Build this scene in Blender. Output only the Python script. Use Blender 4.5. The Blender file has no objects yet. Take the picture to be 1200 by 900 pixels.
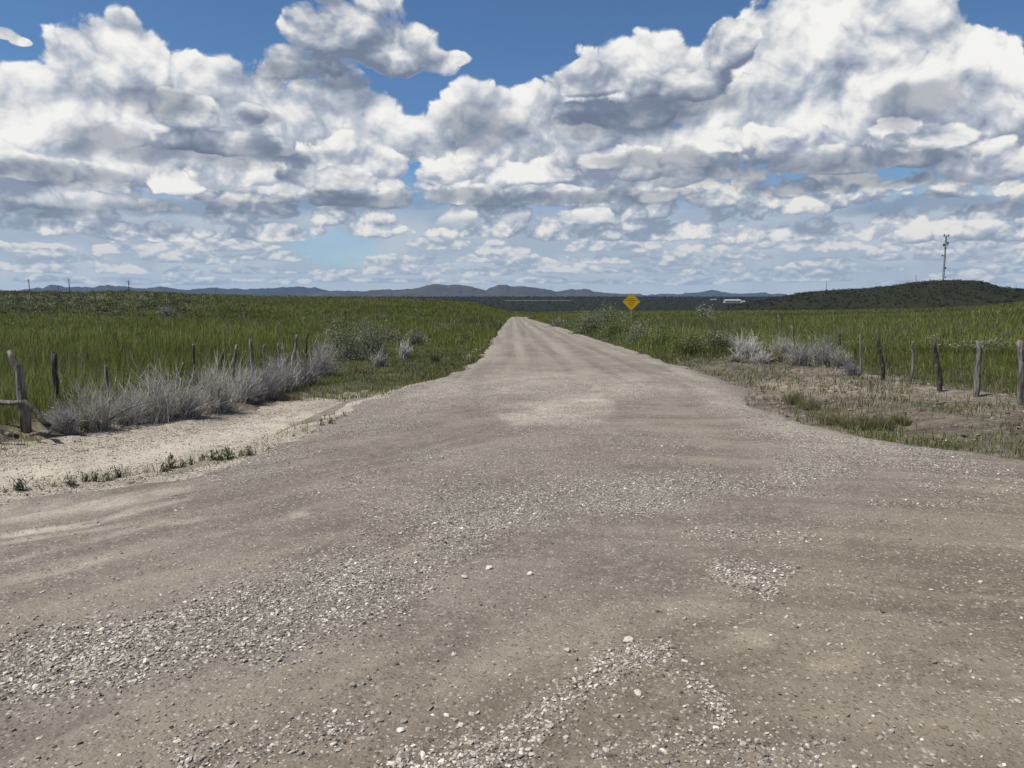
import bpy, bmesh, math, random
import numpy as np
from mathutils import Vector, Matrix

random.seed(7)
RNG = np.random.default_rng(11)
scene = bpy.context.scene
COL = scene.collection

# ---------------------------------------------------------------- camera maths (photo is 1200 x 900)
FPX = 870.0            # focal length in photo pixels
HORIZON = 345.0
PITCH = math.atan((450.0 - HORIZON) / FPX)
EYE = 1.6

def ray(px, py):
    """world direction of a photo pixel (camera at x=0, y=0 looking along +Y, pitched down)"""
    cx, cy = (px - 600.0) / FPX, (450.0 - py) / FPX
    c, s = math.cos(PITCH), math.sin(PITCH)
    return Vector((cx, c + cy * s, -s + cy * c)).normalized()

def azel(px, py):
    d = ray(px, py)
    return math.atan2(d.x, d.y), math.asin(d.z)

def at_dist(px, py, dist):
    """world point on a pixel's ray at horizontal distance dist along Y"""
    d = ray(px, py)
    t = dist / d.y
    return Vector((d.x * t, dist, EYE + d.z * t))

# ---------------------------------------------------------------- sun
SUN_EL = math.radians(62.0)
SUN_AZ = math.radians(-107.0)       # from +Y towards +X: out on the left
SUN_DIR = Vector((math.sin(SUN_AZ) * math.cos(SUN_EL), math.cos(SUN_AZ) * math.cos(SUN_EL), math.sin(SUN_EL)))
# ---------------------------------------------------------------- node maths helper
class V:
    """a node socket that can be combined with arithmetic"""
    def __init__(self, g, s): self.g, self.s = g, s
    def _b(self, op, o): return self.g.m(op, self, o)
    def __add__(self, o): return self._b('ADD', o)
    __radd__ = __add__
    def __sub__(self, o): return self._b('SUBTRACT', o)
    def __rsub__(self, o): return self.g.m('SUBTRACT', o, self)
    def __mul__(self, o): return self._b('MULTIPLY', o)
    __rmul__ = __mul__
    def __truediv__(self, o): return self._b('DIVIDE', o)

class G:
    def __init__(self, nt): self.nt = nt; self.n = nt.nodes; self.l = nt.links
    def put(self, sock, val):
        if isinstance(val, V): self.l.new(val.s, sock)
        else: sock.default_value = val
    def m(self, op, a, b=None, c=None, clamp=False):
        n = self.n.new('ShaderNodeMath'); n.operation = op; n.use_clamp = clamp
        self.put(n.inputs[0], a)
        if b is not None: self.put(n.inputs[1], b)
        if c is not None: self.put(n.inputs[2], c)
        return V(self, n.outputs[0])
    def smax(self, a, b, d): return self.m('SMOOTH_MAX', a, b, d)
    def maxi(self, a, b): return self.m('MAXIMUM', a, b)
    def mini(self, a, b): return self.m('MINIMUM', a, b)
    def sstep(self, x, lo, hi):
        n = self.n.new('ShaderNodeMapRange'); n.interpolation_type = 'SMOOTHSTEP'
        self.put(n.inputs[0], x); self.put(n.inputs[1], lo); self.put(n.inputs[2], hi)
        return V(self, n.outputs[0])
    def lin(self, x, lo, hi, a=0.0, b=1.0):
        n = self.n.new('ShaderNodeMapRange')
        self.put(n.inputs[0], x); self.put(n.inputs[1], lo); self.put(n.inputs[2], hi)
        self.put(n.inputs[3], a); self.put(n.inputs[4], b)
        return V(self, n.outputs[0])
    def xyz(self, x, y, z):
        n = self.n.new('ShaderNodeCombineXYZ')
        for i, q in enumerate((x, y, z)): self.put(n.inputs[i], q)
        return V(self, n.outputs[0])
    def sep(self, v):
        n = self.n.new('ShaderNodeSeparateXYZ'); self.l.new(v.s, n.inputs[0])
        return [V(self, o) for o in n.outputs]
    def noise(self, vec, scale, detail, rough=0.5, dims='2D', out='Fac', lac=2.0, dist=0.0):
        n = self.n.new('ShaderNodeTexNoise'); n.noise_dimensions = dims
        self.put(n.inputs['Vector'], vec); self.put(n.inputs['Scale'], scale)
        n.inputs['Detail'].default_value = detail; n.inputs['Roughness'].default_value = rough
        n.inputs['Lacunarity'].default_value = lac; n.inputs['Distortion'].default_value = dist
        return V(self, n.outputs[out])
    def voro(self, vec, scale, detail=0.0, rough=0.5, feature='F1', dims='2D', out='Distance', rand=1.0, smooth=0.3):
        n = self.n.new('ShaderNodeTexVoronoi'); n.voronoi_dimensions = dims; n.feature = feature
        self.put(n.inputs['Vector'], vec); self.put(n.inputs['Scale'], scale)
        if 'Detail' in n.inputs: n.inputs['Detail'].default_value = detail
        if 'Roughness' in n.inputs: n.inputs['Roughness'].default_value = rough
        if 'Smoothness' in n.inputs and feature == 'SMOOTH_F1': n.inputs['Smoothness'].default_value = smooth
        n.inputs['Randomness'].default_value = rand
        return V(self, n.outputs[out])
    def mix(self, f, a, b):
        n = self.n.new('ShaderNodeMix'); n.data_type = 'RGBA'; n.clamp_factor = True
        self.put(n.inputs['Factor'], f)
        for k, q in ((6, a), (7, b)):
            if isinstance(q, V): self.l.new(q.s, n.inputs[k])
            else: n.inputs[k].default_value = (*q, 1.0)
        return V(self, n.outputs[2])
    def ramp(self, f, stops):
        n = self.n.new('ShaderNodeValToRGB'); self.put(n.inputs[0], f)
        e = n.color_ramp.elements
        while len(e) < len(stops): e.new(0.5)
        for q, (p, c) in zip(e, stops): q.position = p; q.color = (*c, 1.0)
        return V(self, n.outputs[0])

# ---------------------------------------------------------------- sky: Nishita + cumulus field in the world shader
def vmath(g, op, a, b=None, c=None, out=0):
    n = g.n.new('ShaderNodeVectorMath'); n.operation = op
    for k, q in enumerate((a, b, c)):
        if q is None: continue
        if isinstance(q, V): g.l.new(q.s, n.inputs[k])
        else: n.inputs[k].default_value = q
    return V(g, n.outputs[out])

def density_group(name, blobs, seed, lo, sc, squash, detail):
    """node group: direction angles (az, el, 0) -> cloud density"""
    nt = bpy.data.node_groups.new(name, 'ShaderNodeTree')
    nt.interface.new_socket('angles', in_out='INPUT', socket_type='NodeSocketVector')
    nt.interface.new_socket('mass', in_out='OUTPUT', socket_type='NodeSocketFloat')
    nt.interface.new_socket('puffs', in_out='OUTPUT', socket_type='NodeSocketFloat')
    g = G(nt)
    gi = nt.nodes.new('NodeGroupInput'); go = nt.nodes.new('NodeGroupOutput')
    p = V(g, gi.outputs[0])
    f = None
    for (cx, cy, rx, ry, q) in blobs:
        a0, e0 = azel(cx, cy)
        a1, _ = azel(cx + rx, cy); _, e1 = azel(cx, cy - ry)
        sx, sy = 1.0 / abs(a1 - a0), 1.0 / abs(e1 - e0)
        r = vmath(g, 'MULTIPLY_ADD', p, (sx, sy, 0), (-a0 * sx, -e0 * sy, 0))
        r2 = vmath(g, 'MULTIPLY', r, (-1.0, -q, 0.0))      # steeper underneath: flat bases
        r = vmath(g, 'MAXIMUM', r, r2)
        b = vmath(g, 'DOT_PRODUCT', r, r, out=1)
        f = b if f is None else g.m('SMOOTH_MIN', f, b, 0.35)
    F = g.maxi(1.0 - f, lo)
    q0 = vmath(g, 'MULTIPLY_ADD', p, (sc, sc * squash, 0.0), (seed, seed * 0.37, 0.0))
    wv = g.noise(q0, 0.8, 3.0, 0.55, out='Color')
    wv = vmath(g, 'SUBTRACT', wv, (0.5, 0.5, 0.5))
    q1 = vmath(g, 'MULTIPLY_ADD', wv, (0.80, 0.62, 0.0), q0)
    big = g.noise(q1, 0.42, 2.0, 0.5)
    puff = g.voro(q1, 1.0, detail, 0.5)
    bil = (big - 0.5) * 1.1 + (0.42 - puff) * 1.15
    nt.links.new(F.s, go.inputs[0]); nt.links.new(bil.s, go.inputs[1])
    return nt

def P(*b): return [(x[0], x[1], x[2], x[3], x[4] if len(x) > 4 else 1.6) for x in b]

# where the cloud masses stand in the sky (photo pixels turned into directions)
CLOUD_BACK = P((130, 78, 80, 62, 1.2), (55, 130, 75, 60, 1.2), (215, 115, 75, 55, 1.2), (10, 170, 80, 85, 1.2), (120, 165, 130, 70),
      (285, 125, 75, 62), (255, 165, 130, 60), (365, 140, 95, 60), (430, 165, 70, 55),
      (565, 138, 80, 52), (500, 175, 70, 48), (640, 150, 85, 60), (750, 95, 80, 68), (690, 125, 65, 55),
      (600, 205, 150, 55), (740, 190, 130, 60), (345, 205, 110, 45), (60, 225, 120, 40),
      (900, 50, 80, 100), (1000, 60, 140, 140, 1.2), (1090, 105, 85, 100), (1010, 150, 230, 85), (860, 150, 95, 75),
      (1180, 110, 60, 50), (1190, 185, 70, 55), (200, 200, 140, 40), (862, 92, 52, 42), (1004, 95, 90, 70), (672, 150, 60, 44), (172, 138, 60, 44), (562, 172, 56, 38), (1130, 182, 90, 52), (420, 120, 60, 40), (112, 112, 56, 42), (1077, 48, 66, 56), (797, 131, 52, 36), (132, 56, 66, 52, 1.2), (1150, 70, 60, 50))
CLOUD_FRONT = P((402, 34, 78, 80, 1.5), (436, 58, 80, 54, 1.8), (362, 82, 76, 32, 1.8), (470, 76, 68, 32, 1.7), (528, 70, 28, 13), (2, 40, 22, 11), (24, 50, 15, 7),
      (205, 138, 60, 32, 2.0), (240, 172, 140, 24, 2.6), (293, 138, 26, 18),
      (855, 58, 42, 42), (800, 108, 80, 36, 2.0), (720, 142, 90, 30, 2.2), (690, 98, 48, 28),
      (930, 198, 200, 26, 2.6), (1090, 165, 60, 24, 2.2), (40, 205, 80, 26, 2.6), (430, 238, 80, 20, 2.6),
      (390, 215, 90, 30, 2.4), (640, 234, 170, 18, 2.6))
CLOUD_MID = P((70, 205, 80, 34, 2.6), (10, 190, 40, 34, 2.4), (140, 222, 50, 26, 2.4), (210, 216, 60, 34, 2.4), (300, 212, 80, 30, 2.6),
      (405, 195, 60, 40, 2.2), (455, 205, 40, 30, 2.2), (350, 232, 70, 22, 2.6), (560, 205, 90, 42, 2.6), (510, 215, 40, 30, 2.6), (640, 205, 60, 34, 2.6),
      (720, 188, 70, 30, 2.6), (780, 205, 80, 22, 2.6), (850, 170, 60, 30, 2.6), (950, 180, 90, 34, 2.6), (1050, 172, 60, 36, 2.6), (1170, 200, 50, 40, 2.4),
      (1090, 215, 60, 20, 2.6), (930, 225, 60, 18, 2.6), (540, 262, 60, 24, 2.6), (600, 262, 50, 18, 2.4), (680, 256, 60, 16, 2.4), (240, 262, 70, 16, 2.4), (80, 258, 80, 16, 2.4))
def cloud_rows(rows, seed):
    """rows of small flat-based cumulus towards the horizon: (y, spread, count, width, height)"""
    rg = random.Random(seed); out = []
    for (y, dy, n, w, h) in rows:
        for k in range(n):
            x = -60 + 1320 * (k + rg.uniform(0.1, 0.9)) / n
            out.append((x, y + rg.uniform(-dy, dy), w * rg.uniform(0.6, 1.5), h * rg.uniform(0.7, 1.4), 2.4))
    return [q for q in out if not (330 < q[0] < 445 and 268 < q[1] < 318)]
CLOUD_LOW = cloud_rows([(228, 9, 12, 70, 26), (250, 8, 15, 60, 21), (272, 6, 17, 54, 17)], 5)
CLOUD_FAR = cloud_rows([(292, 4, 17, 46, 11), (306, 4, 20, 42, 9), (319, 3, 22, 38, 7), (330, 2, 22, 40, 5)], 9)

CLOUD_UNDER = [(930, 199, 200, 17), (1010, 214, 150, 10), (250, 178, 125, 13), (60, 206, 90, 11), (725, 146, 90, 13), (640, 233, 170, 9), (400, 236, 90, 10),
               (365, 88, 68, 13), (445, 96, 45, 7), (800, 120, 60, 16), (180, 118, 60, 16), (300, 140, 22, 12), (560, 150, 46, 24),
               (780, 188, 100, 11), (240, 243, 110, 9), (40, 246, 70, 8), (1090, 238, 120, 8), (1080, 120, 50, 24), (115, 165, 50, 18)]

def blob_alpha(g, p, b):
    cx, cy, rx, ry = b
    a0, e0 = azel(cx, cy); a1, _ = azel(cx + rx, cy); _, e1 = azel(cx, cy - ry)
    sx, sy = 1.0 / abs(a1 - a0), 1.0 / abs(e1 - e0)
    r = vmath(g, 'MULTIPLY_ADD', p, (sx, sy, 0), (-a0 * sx, -e0 * sy, 0))
    return g.sstep(vmath(g, 'DOT_PRODUCT', r, r, out=1), 1.2, 0.3)

def build_world():
    w = bpy.data.worlds.new('World'); scene.world = w
    w.use_nodes = True
    nt = w.node_tree; nt.nodes.clear()
    g = G(nt)
    tc = nt.nodes.new('ShaderNodeTexCoord')
    d = V(g, tc.outputs['Generated'])
    dx, dy, dz = g.sep(d)
    u = g.m('ARCTAN2', dx, dy)
    v = g.m('ARCSINE', dz)
    ang = g.xyz(u, v, 0.0)

    def layer(name, blobs, seed, gain, amp, soft, step, lo, off, sc, squash, detail, bias, kp, kq, kf, kn, cols):
        tree = density_group(name, blobs, seed, lo, sc, squash, detail)
        def ev(k):
            n = nt.nodes.new('ShaderNodeGroup'); n.node_tree = tree
            # towards the light, across the sky
            g.l.new(vmath(g, 'ADD', ang, (-0.35 * k, 0.94 * k, 0.0)).s, n.inputs[0])
            return V(g, n.outputs[0]), V(g, n.outputs[1])
        F, B = ev(0.0); F1, B1 = ev(step); F2, B2 = ev(step * 3.0)
        D = g.m('MULTIPLY_ADD', F, gain, B * amp + off)
        drift = g.noise(vmath(g, 'MULTIPLY', ang, (sc * 0.24, sc * 0.5, 0)), 1.0, 2.0, 0.5) - 0.5
        t = (B - B1) * kp + (B - B2) * kq + g.m('MINIMUM', F - F2, 0.5) * kf + drift * kn + bias
        dark, mid, light, top = cols
        return g.sstep(D, 0.0, soft), g.ramp(t, [(0.0, dark), (0.40, mid), (0.75, light), (1.0, top)])

    sky = nt.nodes.new('ShaderNodeTexSky'); sky.sky_type = 'NISHITA'; sky.sun_disc = False
    sky.sun_elevation = SUN_EL; sky.sun_rotation = SUN_AZ
    sky.altitude = 1600.0; sky.air_density = 1.0; sky.dust_density = 0.1; sky.ozone_density = 1.5
    bg0 = nt.nodes.new('ShaderNodeBackground'); g.l.new(vmath(g, 'MULTIPLY', V(g, sky.outputs[0]), (0.78, 1.05, 1.25)).s, bg0.inputs[0]); bg0.inputs[1].default_value = SKY_STRENGTH

    VT = 0.085
    a_l, c_l = layer('low clouds', CLOUD_LOW, 7.3, 0.85, 0.95, 0.34, 0.009, -1.6, 0.46, 25.0, 1.35, 3.2,
                     0.31, 0.75, 0.50, 0.62, 0.45, ((0.27, 0.33, 0.43), (0.42, 0.48, 0.57), (0.70, 0.72, 0.73), (0.88, 0.86, 0.81)))
    a_c, c_c = layer('far clouds', CLOUD_FAR, 3.9, 0.75, 0.85, 0.34, 0.005, -1.6, 0.52, 40.0, 1.7, 2.5,
                     0.34, 0.70, 0.50, 0.50, 0.45, ((0.34, 0.41, 0.51), (0.44, 0.51, 0.60), (0.64, 0.67, 0.69), (0.78, 0.77, 0.74)))
    a_a, c_a = layer('white clouds', CLOUD_BACK, 2.1, 1.1, 0.85, 0.24, 0.016, -0.9, 0.24, 12.5, 1.15, 4.6,
                     0.46, 0.66, 0.36, 0.42, 0.75, ((0.27, 0.32, 0.42), (0.50, 0.55, 0.62), (0.83, 0.83, 0.83), (0.97, 0.96, 0.93)))
    a_m, c_m = layer('middle clouds', CLOUD_MID, 9.6, 0.9, 0.95, 0.28, 0.012, -1.3, 0.16, 16.0, 1.3, 3.8,
                     0.38, 0.64, 0.38, 0.72, 0.5, ((0.25, 0.30, 0.40), (0.45, 0.50, 0.59), (0.79, 0.80, 0.80), (0.95, 0.94, 0.90)))
    a_b, c_b = layer('grey clouds', CLOUD_FRONT, 4.7, 1.0, 0.95, 0.36, 0.012, -2.2, 0.32, 15.0, 1.35, 3.8,
                     0.22, 0.50, 0.34, 0.80, 0.4, ((0.19, 0.235, 0.325), (0.36, 0.41, 0.50), (0.70, 0.72, 0.74), (0.93, 0.92, 0.89)))
    fade = g.sstep(v, VT, VT + 0.025)
    a_a, a_b, a_m = a_a * fade, a_b * fade, a_m * fade
    dull = g.noise(vmath(g, 'MULTIPLY', ang, (9.0, 22.0, 0.0)), 1.0, 3.0, 0.5)
    # a thin grey-blue deck fills the low sky, open in the west where blue shows through
    gap = g.m('SUBTRACT', 1.0, blob_alpha(g, ang, (392, 290, 62, 26)) * 0.5)
    veil = g.m('MAXIMUM', g.sstep(v, 0.165, 0.085) * 0.92, g.sstep(v, 0.06, 0.0) * 0.98) * gap
    veilc = g.mix(g.sstep(dull, 0.36, 0.66), (0.40, 0.47, 0.57), (0.53, 0.585, 0.655))
    warmth = g.sstep(v, 0.035, 0.0)
    veilc = g.mix(warmth * 0.7, veilc, (0.60, 0.64, 0.69))

    def over(c0, k0, c1, k1):
        return g.mix(k1, c0, c1), k0 + k1 - k0 * k1
    # broad flat undersides, out of the sun
    shp = vmath(g, 'MULTIPLY_ADD', vmath(g, 'SUBTRACT', g.noise(vmath(g, 'MULTIPLY', ang, (14.0, 22.0, 0.0)), 1.0, 4.0, 0.55, out='Color'), (0.5, 0.5, 0.5)), (0.07, 0.035, 0.0), ang)
    und = None
    for (cx, cy, rx, ry) in CLOUD_UNDER:
        a0, e0 = azel(cx, cy); a1, _ = azel(cx + rx, cy); _, e1 = azel(cx, cy - ry)
        sx, sy = 1.0 / abs(a1 - a0), 1.0 / abs(e1 - e0)
        r = vmath(g, 'MULTIPLY_ADD', shp, (sx, sy, 0), (-a0 * sx, -e0 * sy, 0))
        b = vmath(g, 'DOT_PRODUCT', r, r, out=1)
        und = b if und is None else g.m('SMOOTH_MIN', und, b, 0.4)
    under = g.sstep(und, 2.0, 0.2)

    def closure(stack, under=None):
        c, k = veilc, veil
        for (ci, ki) in stack: c, k = over(c, k, ci, ki)
        if under is not None: c = g.mix(under * 0.80, c, vmath(g, 'MULTIPLY_ADD', c, (0.28, 0.29, 0.31), (0.10, 0.125, 0.17)))
        c = g.mix(g.sstep(v, 0.15, 0.0) * 0.22, c, (0.50, 0.57, 0.66))
        bg1 = nt.nodes.new('ShaderNodeBackground'); g.put(bg1.inputs[0], c); bg1.inputs[1].default_value = CLOUD_STRENGTH
        mx = nt.nodes.new('ShaderNodeMixShader')
        g.put(mx.inputs[0], k); nt.links.new(bg0.outputs[0], mx.inputs[1]); nt.links.new(bg1.outputs[0], mx.inputs[2])
        return mx
    hi = closure([(c_l, a_l), (c_a, a_a), (c_m, a_m), (c_b, a_b)], under)
    lo = closure([(c_c, a_c), (c_l, a_l)])
    mx = nt.nodes.new('ShaderNodeMixShader'); g.put(mx.inputs[0], g.m('GREATER_THAN', v, VT))
    nt.links.new(lo.outputs[0], mx.inputs[1]); nt.links.new(hi.outputs[0], mx.inputs[2])
    # the rest of the sky, overhead and behind: the same blue with simpler broken cloud
    nz = g.sstep(g.noise(d, 3.2, 3.0, 0.5, dims='3D'), 0.50, 0.62)
    bg2 = nt.nodes.new('ShaderNodeBackground'); bg2.inputs[0].default_value = (0.62, 0.65, 0.70, 1); bg2.inputs[1].default_value = CLOUD_STRENGTH
    m2 = nt.nodes.new('ShaderNodeMixShader')
    g.put(m2.inputs[0], nz); nt.links.new(bg0.outputs[0], m2.inputs[1]); nt.links.new(bg2.outputs[0], m2.inputs[2])
    inside = g.m('GREATER_THAN', v, -0.05) * g.m('LESS_THAN', v, 0.46) * g.m('LESS_THAN', g.m('ABSOLUTE', u), 0.95)
    m3 = nt.nodes.new('ShaderNodeMixShader')
    g.put(m3.inputs[0], inside); nt.links.new(m2.outputs[0], m3.inputs[1]); nt.links.new(mx.outputs[0], m3.inputs[2])
    out = nt.nodes.new('ShaderNodeOutputWorld'); nt.links.new(m3.outputs[0], out.inputs[0])
    w.cycles.sampling_method = 'NONE'

SKY_STRENGTH = 0.075
CLOUD_STRENGTH = 0.88
build_world()
# ---------------------------------------------------------------- numpy noise
def _hash(ix, iy, seed):
    h = (ix.astype(np.int64) * 374761393 + iy.astype(np.int64) * 668265263 + seed * 974711) & 0xffffffff
    h = ((h ^ (h >> 13)) * 1274126177) & 0xffffffff
    h = (h ^ (h >> 16)) & 0xffffffff
    return h.astype(np.float64) / 4294967295.0
def vnoise(x, y, seed=0):
    x = np.asarray(x, float); y = np.asarray(y, float)
    ix, iy = np.floor(x), np.floor(y); fx, fy = x - ix, y - iy
    fx = fx * fx * fx * (fx * (fx * 6 - 15) + 10); fy = fy * fy * fy * (fy * (fy * 6 - 15) + 10)
    a, b = _hash(ix, iy, seed), _hash(ix + 1, iy, seed)
    c, d = _hash(ix, iy + 1, seed), _hash(ix + 1, iy + 1, seed)
    return (a + (b - a) * fx) * (1 - fy) + (c + (d - c) * fx) * fy
def fbm(x, y, seed=0, octaves=4, rough=0.5):
    """around 0, about -0.5 .. 0.5"""
    s = 0.0; a = 1.0; t = 0.0; f = 1.0
    for k in range(octaves):
        s = s + a * (vnoise(x * f + 17.3 * k, y * f - 9.1 * k, seed + k) - 0.5); t += a; a *= rough; f *= 2.03
    return s / t
def sst(x, lo, hi):
    t = np.clip((np.asarray(x, float) - lo) / (hi - lo), 0, 1)
    return t * t * (3 - 2 * t)

# ---------------------------------------------------------------- the lie of the land
R0 = 260.0
SLOPE = 0.024
RIDGE = np.array([(-600, 343), (-200, 343), (0, 345), (60, 345.5), (100, 346), (150, 344.2), (200, 347), (300, 350), (400, 351), (500, 352.5),
                  (555, 357), (585, 366), (600, 370), (615, 371.5), (640, 371.5), (700, 369.5), (800, 369.5), (900, 369), (1000, 368),
                  (1100, 365.5), (1150, 362), (1200, 357), (1350, 352), (1700, 352)], float)
_raz, _rz = [], []
for _x, _y in RIDGE:
    _d = ray(_x, _y); _raz.append(math.atan2(_d.x, _d.y)); _rz.append(EYE + R0 * _d.z / math.hypot(_d.x, _d.y))
_raz, _rz = np.array(_raz), np.array(_rz)
_br = np.log(np.array([300, 800, 1200, 1500, 2200, 3500, 5000, 5600, 7500, 40000.0]))
_bz = np.array([-12, -24, -19, -16, -14.5, -13.5, -12.8, -25, -60, -90.0])

def base_z(x, y):
    x = np.asarray(x, float); y = np.asarray(y, float)
    r = np.hypot(x, y) + 1e-9; az = np.arctan2(x, y)
    rz = np.interp(az, _raz, _rz)
    front = sst(np.cos(az), 0.0, 0.5)
    rz = rz * front - 1.0 * (1 - front)
    yy = np.clip(y, 0, None); yy = np.where(yy > 4, yy - 2, yy * yy / 8.0)
    zp = -SLOPE * np.minimum(yy, R0)
    zpr = -SLOPE * np.clip(R0 * np.cos(az) - 2, 0, None)
    z = zp + sst(r, 22, R0) * (rz - zpr)
    bench = np.interp(np.log(np.maximum(r, 300)), _br, _bz)
    out = rz + (bench - rz) * sst(r, R0, 800)
    z = np.where(r > R0, out, z)
    z = z + fbm(x / 40, y / 40, 5, 3) * 0.7 * sst(r, 40, 140) * (1 - sst(r, 230, 300)) * (np.abs(az) > 0.06)
    return z

# road edges as x of y
_LE = np.array([(-40, -30), (-4, -16), (2, -8.0), (4.5, -5.2), (5.9, -4.1), (6.6, -2.95), (7.9, -2.7), (9.5, -2.5), (13.1, -2.4), (15.3, -2.1), (17.5, -1.65), (19.6, -1.25), (25, -1.0), (60, -1.0), (130, -0.6), (232, 0.1), (600, 0.1)], float)
_RE = np.array([(-40, 30), (-4, 18), (2, 12.0), (5, 7.4), (6.5, 5.9), (7.6, 5.2), (9.0, 4.3), (10.5, 3.95), (12.5, 3.95), (14.5, 4.5), (17.5, 4.75), (21, 4.75), (30, 4.75), (60, 4.8), (130, 4.5), (232, 3.6), (600, 3.6)], float)
def bend(y): return 0.0012 * np.clip(np.asarray(y, float) - 190, 0, None) ** 2
def road_sd(x, y):
    """signed distance to the road's edge, positive outside"""
    x = np.asarray(x, float); y = np.asarray(y, float)
    xl = np.interp(y, _LE[:, 0], _LE[:, 1]) + bend(y); xr = np.interp(y, _RE[:, 0], _RE[:, 1]) + bend(y)
    n = fbm(x * 0.9, y * 0.9, 31, 3) * 0.55 + fbm(x * 4, y * 4, 33, 3) * 0.30
    return np.maximum(xl - x, x - xr) + n

def track_sd(x, y):
    """pale gravel side track on the left, positive outside"""
    xo = np.interp(y, [-20, 4, 8.5, 9.2, 11, 12.5, 14.5, 16.0, 17.0], [-14, -7.2, -6.6, -6.3, -6.0, -4.9, -4.1, -3.0, -1.5])
    n = fbm(x * 1.1, y * 1.1, 41, 3) * 0.6
    return np.maximum(xo - x, x - 0.0) + n

def micro(x, y):
    r = np.hypot(x, y); sd = road_sd(x, y)
    m = fbm(x * 0.8, y * 0.8, 61, 4) * 0.16 + fbm(x * 5, y * 5, 63, 2) * 0.05
    m = m - 0.17 * (1 - sst(track_sd(x, y), -0.3, 0.5))
    m = m + 0.10 * sst(-x, 6.3, 7.2) * (y > 0) + 0.12 * sst(x, 4.8, 6.5) * (1 - sst(x, 8.0, 9.5))
    return m * sst(sd, 0.0, 0.9) * (1 - sst(r, 60, 140)) - 0.02 * (1 - sst(sd, -0.2, 0.2))

def ground_z(x, y): return base_z(x, y) + micro(x, y)
def gz(x, y): return float(ground_z(np.array([x]), np.array([y]))[0])

def to_ground(px, py, it=24):
    """where a photo pixel's ray meets the ground"""
    d = ray(px, py); lo, hi, t = 0.0, None, 0.5
    prev = 0.0
    while t < 900:
        p = Vector((0, 0, EYE)) + d * t
        if p.z <= gz(p.x, p.y): hi = t; lo = prev; break
        prev = t; t *= 1.03
    if hi is None: hi = 900; lo = 890
    for _ in range(it):
        mid = (lo + hi) / 2; p = Vector((0, 0, EYE)) + d * mid
        if p.z <= gz(p.x, p.y): hi = mid
        else: lo = mid
    p = Vector((0, 0, EYE)) + d * hi
    return Vector((p.x, p.y, gz(p.x, p.y)))

def project(x, y, z):
    c, s = math.cos(PITCH), math.sin(PITCH)
    zz = z - EYE
    dep = np.maximum(y * c - zz * s, 0.05); up = y * s + zz * c
    return 600 + FPX * x / dep, 450 - FPX * up / dep, (y * c - zz * s)

def stroke(px, py, pts, soft=1.0):
    """1 on a broad brush line through pts (x, y, half width)"""
    out = np.zeros_like(px)
    for (x0, y0, w0), (x1, y1, w1) in zip(pts[:-1], pts[1:]):
        dx, dy = x1 - x0, y1 - y0
        t = np.clip(((px - x0) * dx + (py - y0) * dy) / (dx * dx + dy * dy + 1e-9), 0, 1)
        w = w0 + (w1 - w0) * t
        d = np.hypot(px - x0 - t * dx, py - y0 - t * dy) / w
        out = np.maximum(out, 1 - sst(d, 1 - 0.75 * soft, 1 + 0.35 * soft))
    return out

GRAVEL = [([(-80, 815, 50), (0, 795, 52), (150, 765, 55), (300, 728, 58), (420, 690, 58), (510, 640, 50), (560, 605, 40), (650, 580, 28), (760, 575, 22), (900, 556, 18), (1010, 542, 16)], 0.85),
          ([(430, 600, 34), (560, 575, 30), (700, 560, 18)], 0.5),
          ([(470, 900, 40), (560, 868, 36), (640, 818, 30), (720, 778, 34), (790, 752, 22)], 0.52),
          ([(790, 752, 22), (830, 790, 26), (860, 840, 24)], 0.4),
          ([(845, 660, 20), (915, 682, 20)], 0.85), ([(800, 612, 14), (950, 630, 12)], 0.45),
          ([(470, 468, 24), (560, 452, 22), (680, 446, 20), (780, 452, 16)], 0.8), ([(580, 480, 26), (690, 486, 26)], 0.6),
          ([(790, 432, 12), (860, 478, 24), (950, 512, 24), (1060, 540, 16), (1190, 560, 12)], 0.75),
          ([(250, 548, 22), (340, 520, 28), (430, 486, 28), (520, 458, 24)], 0.7),
          ([(300, 590, 12), (420, 560, 20), (600, 530, 26), (800, 520, 22)], 0.4),
          ([(1030, 590, 8), (1180, 578, 8)], 0.4), ([(200, 880, 30), (400, 850, 30)], 0.3), ([(700, 880, 26), (860, 870, 30), (960, 880, 20)], 0.35)]
PALE = [([(490, 460, 18), (600, 450, 18), (690, 450, 18), (790, 455, 12)], 0.60), ([(600, 486, 16), (700, 474, 20)], 0.95),
        ([(0, 600, 12), (120, 590, 10), (215, 572, 5)], 0.9), ([(-20, 632, 4), (100, 615, 4), (222, 580, 4)], 0.8), ([(-20, 690, 6), (0, 684, 5), (180, 640, 5), (350, 603, 4)], 0.7),
        ([(-20, 640, 3), (160, 614, 3)], 0.5), ([(0, 660, 3), (190, 612, 4), (270, 606, 3)], 0.5),
        ([(790, 430, 10), (860, 478, 16), (950, 512, 16), (1050, 536, 10)], 0.5), ([(520, 800, 22), (640, 750, 24), (780, 715, 24), (860, 700, 20)], 0.35),
        ([(820, 750, 16), (900, 745, 16)], 0.5), ([(900, 890, 20), (1080, 890, 20)], 0.35), ([(330, 900, 14), (480, 845, 14), (570, 790, 12)], 0.3), ([(960, 780, 14), (1010, 770, 18)], 0.3)]
def brush(x, y, z, table, amp):
    px, py, dep = project(x, y, z)
    wx = fbm(x * 1.3, y * 1.3, 71, 3) * amp; wy = fbm(x * 1.3 + 9, y * 1.3, 73, 3) * amp * 0.5
    o = np.zeros_like(px)
    for pts, k in table: o = np.maximum(o, k * stroke(px + wx, py + wy, pts))
    return np.where(dep > 0.3, o, 0.0)

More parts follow.
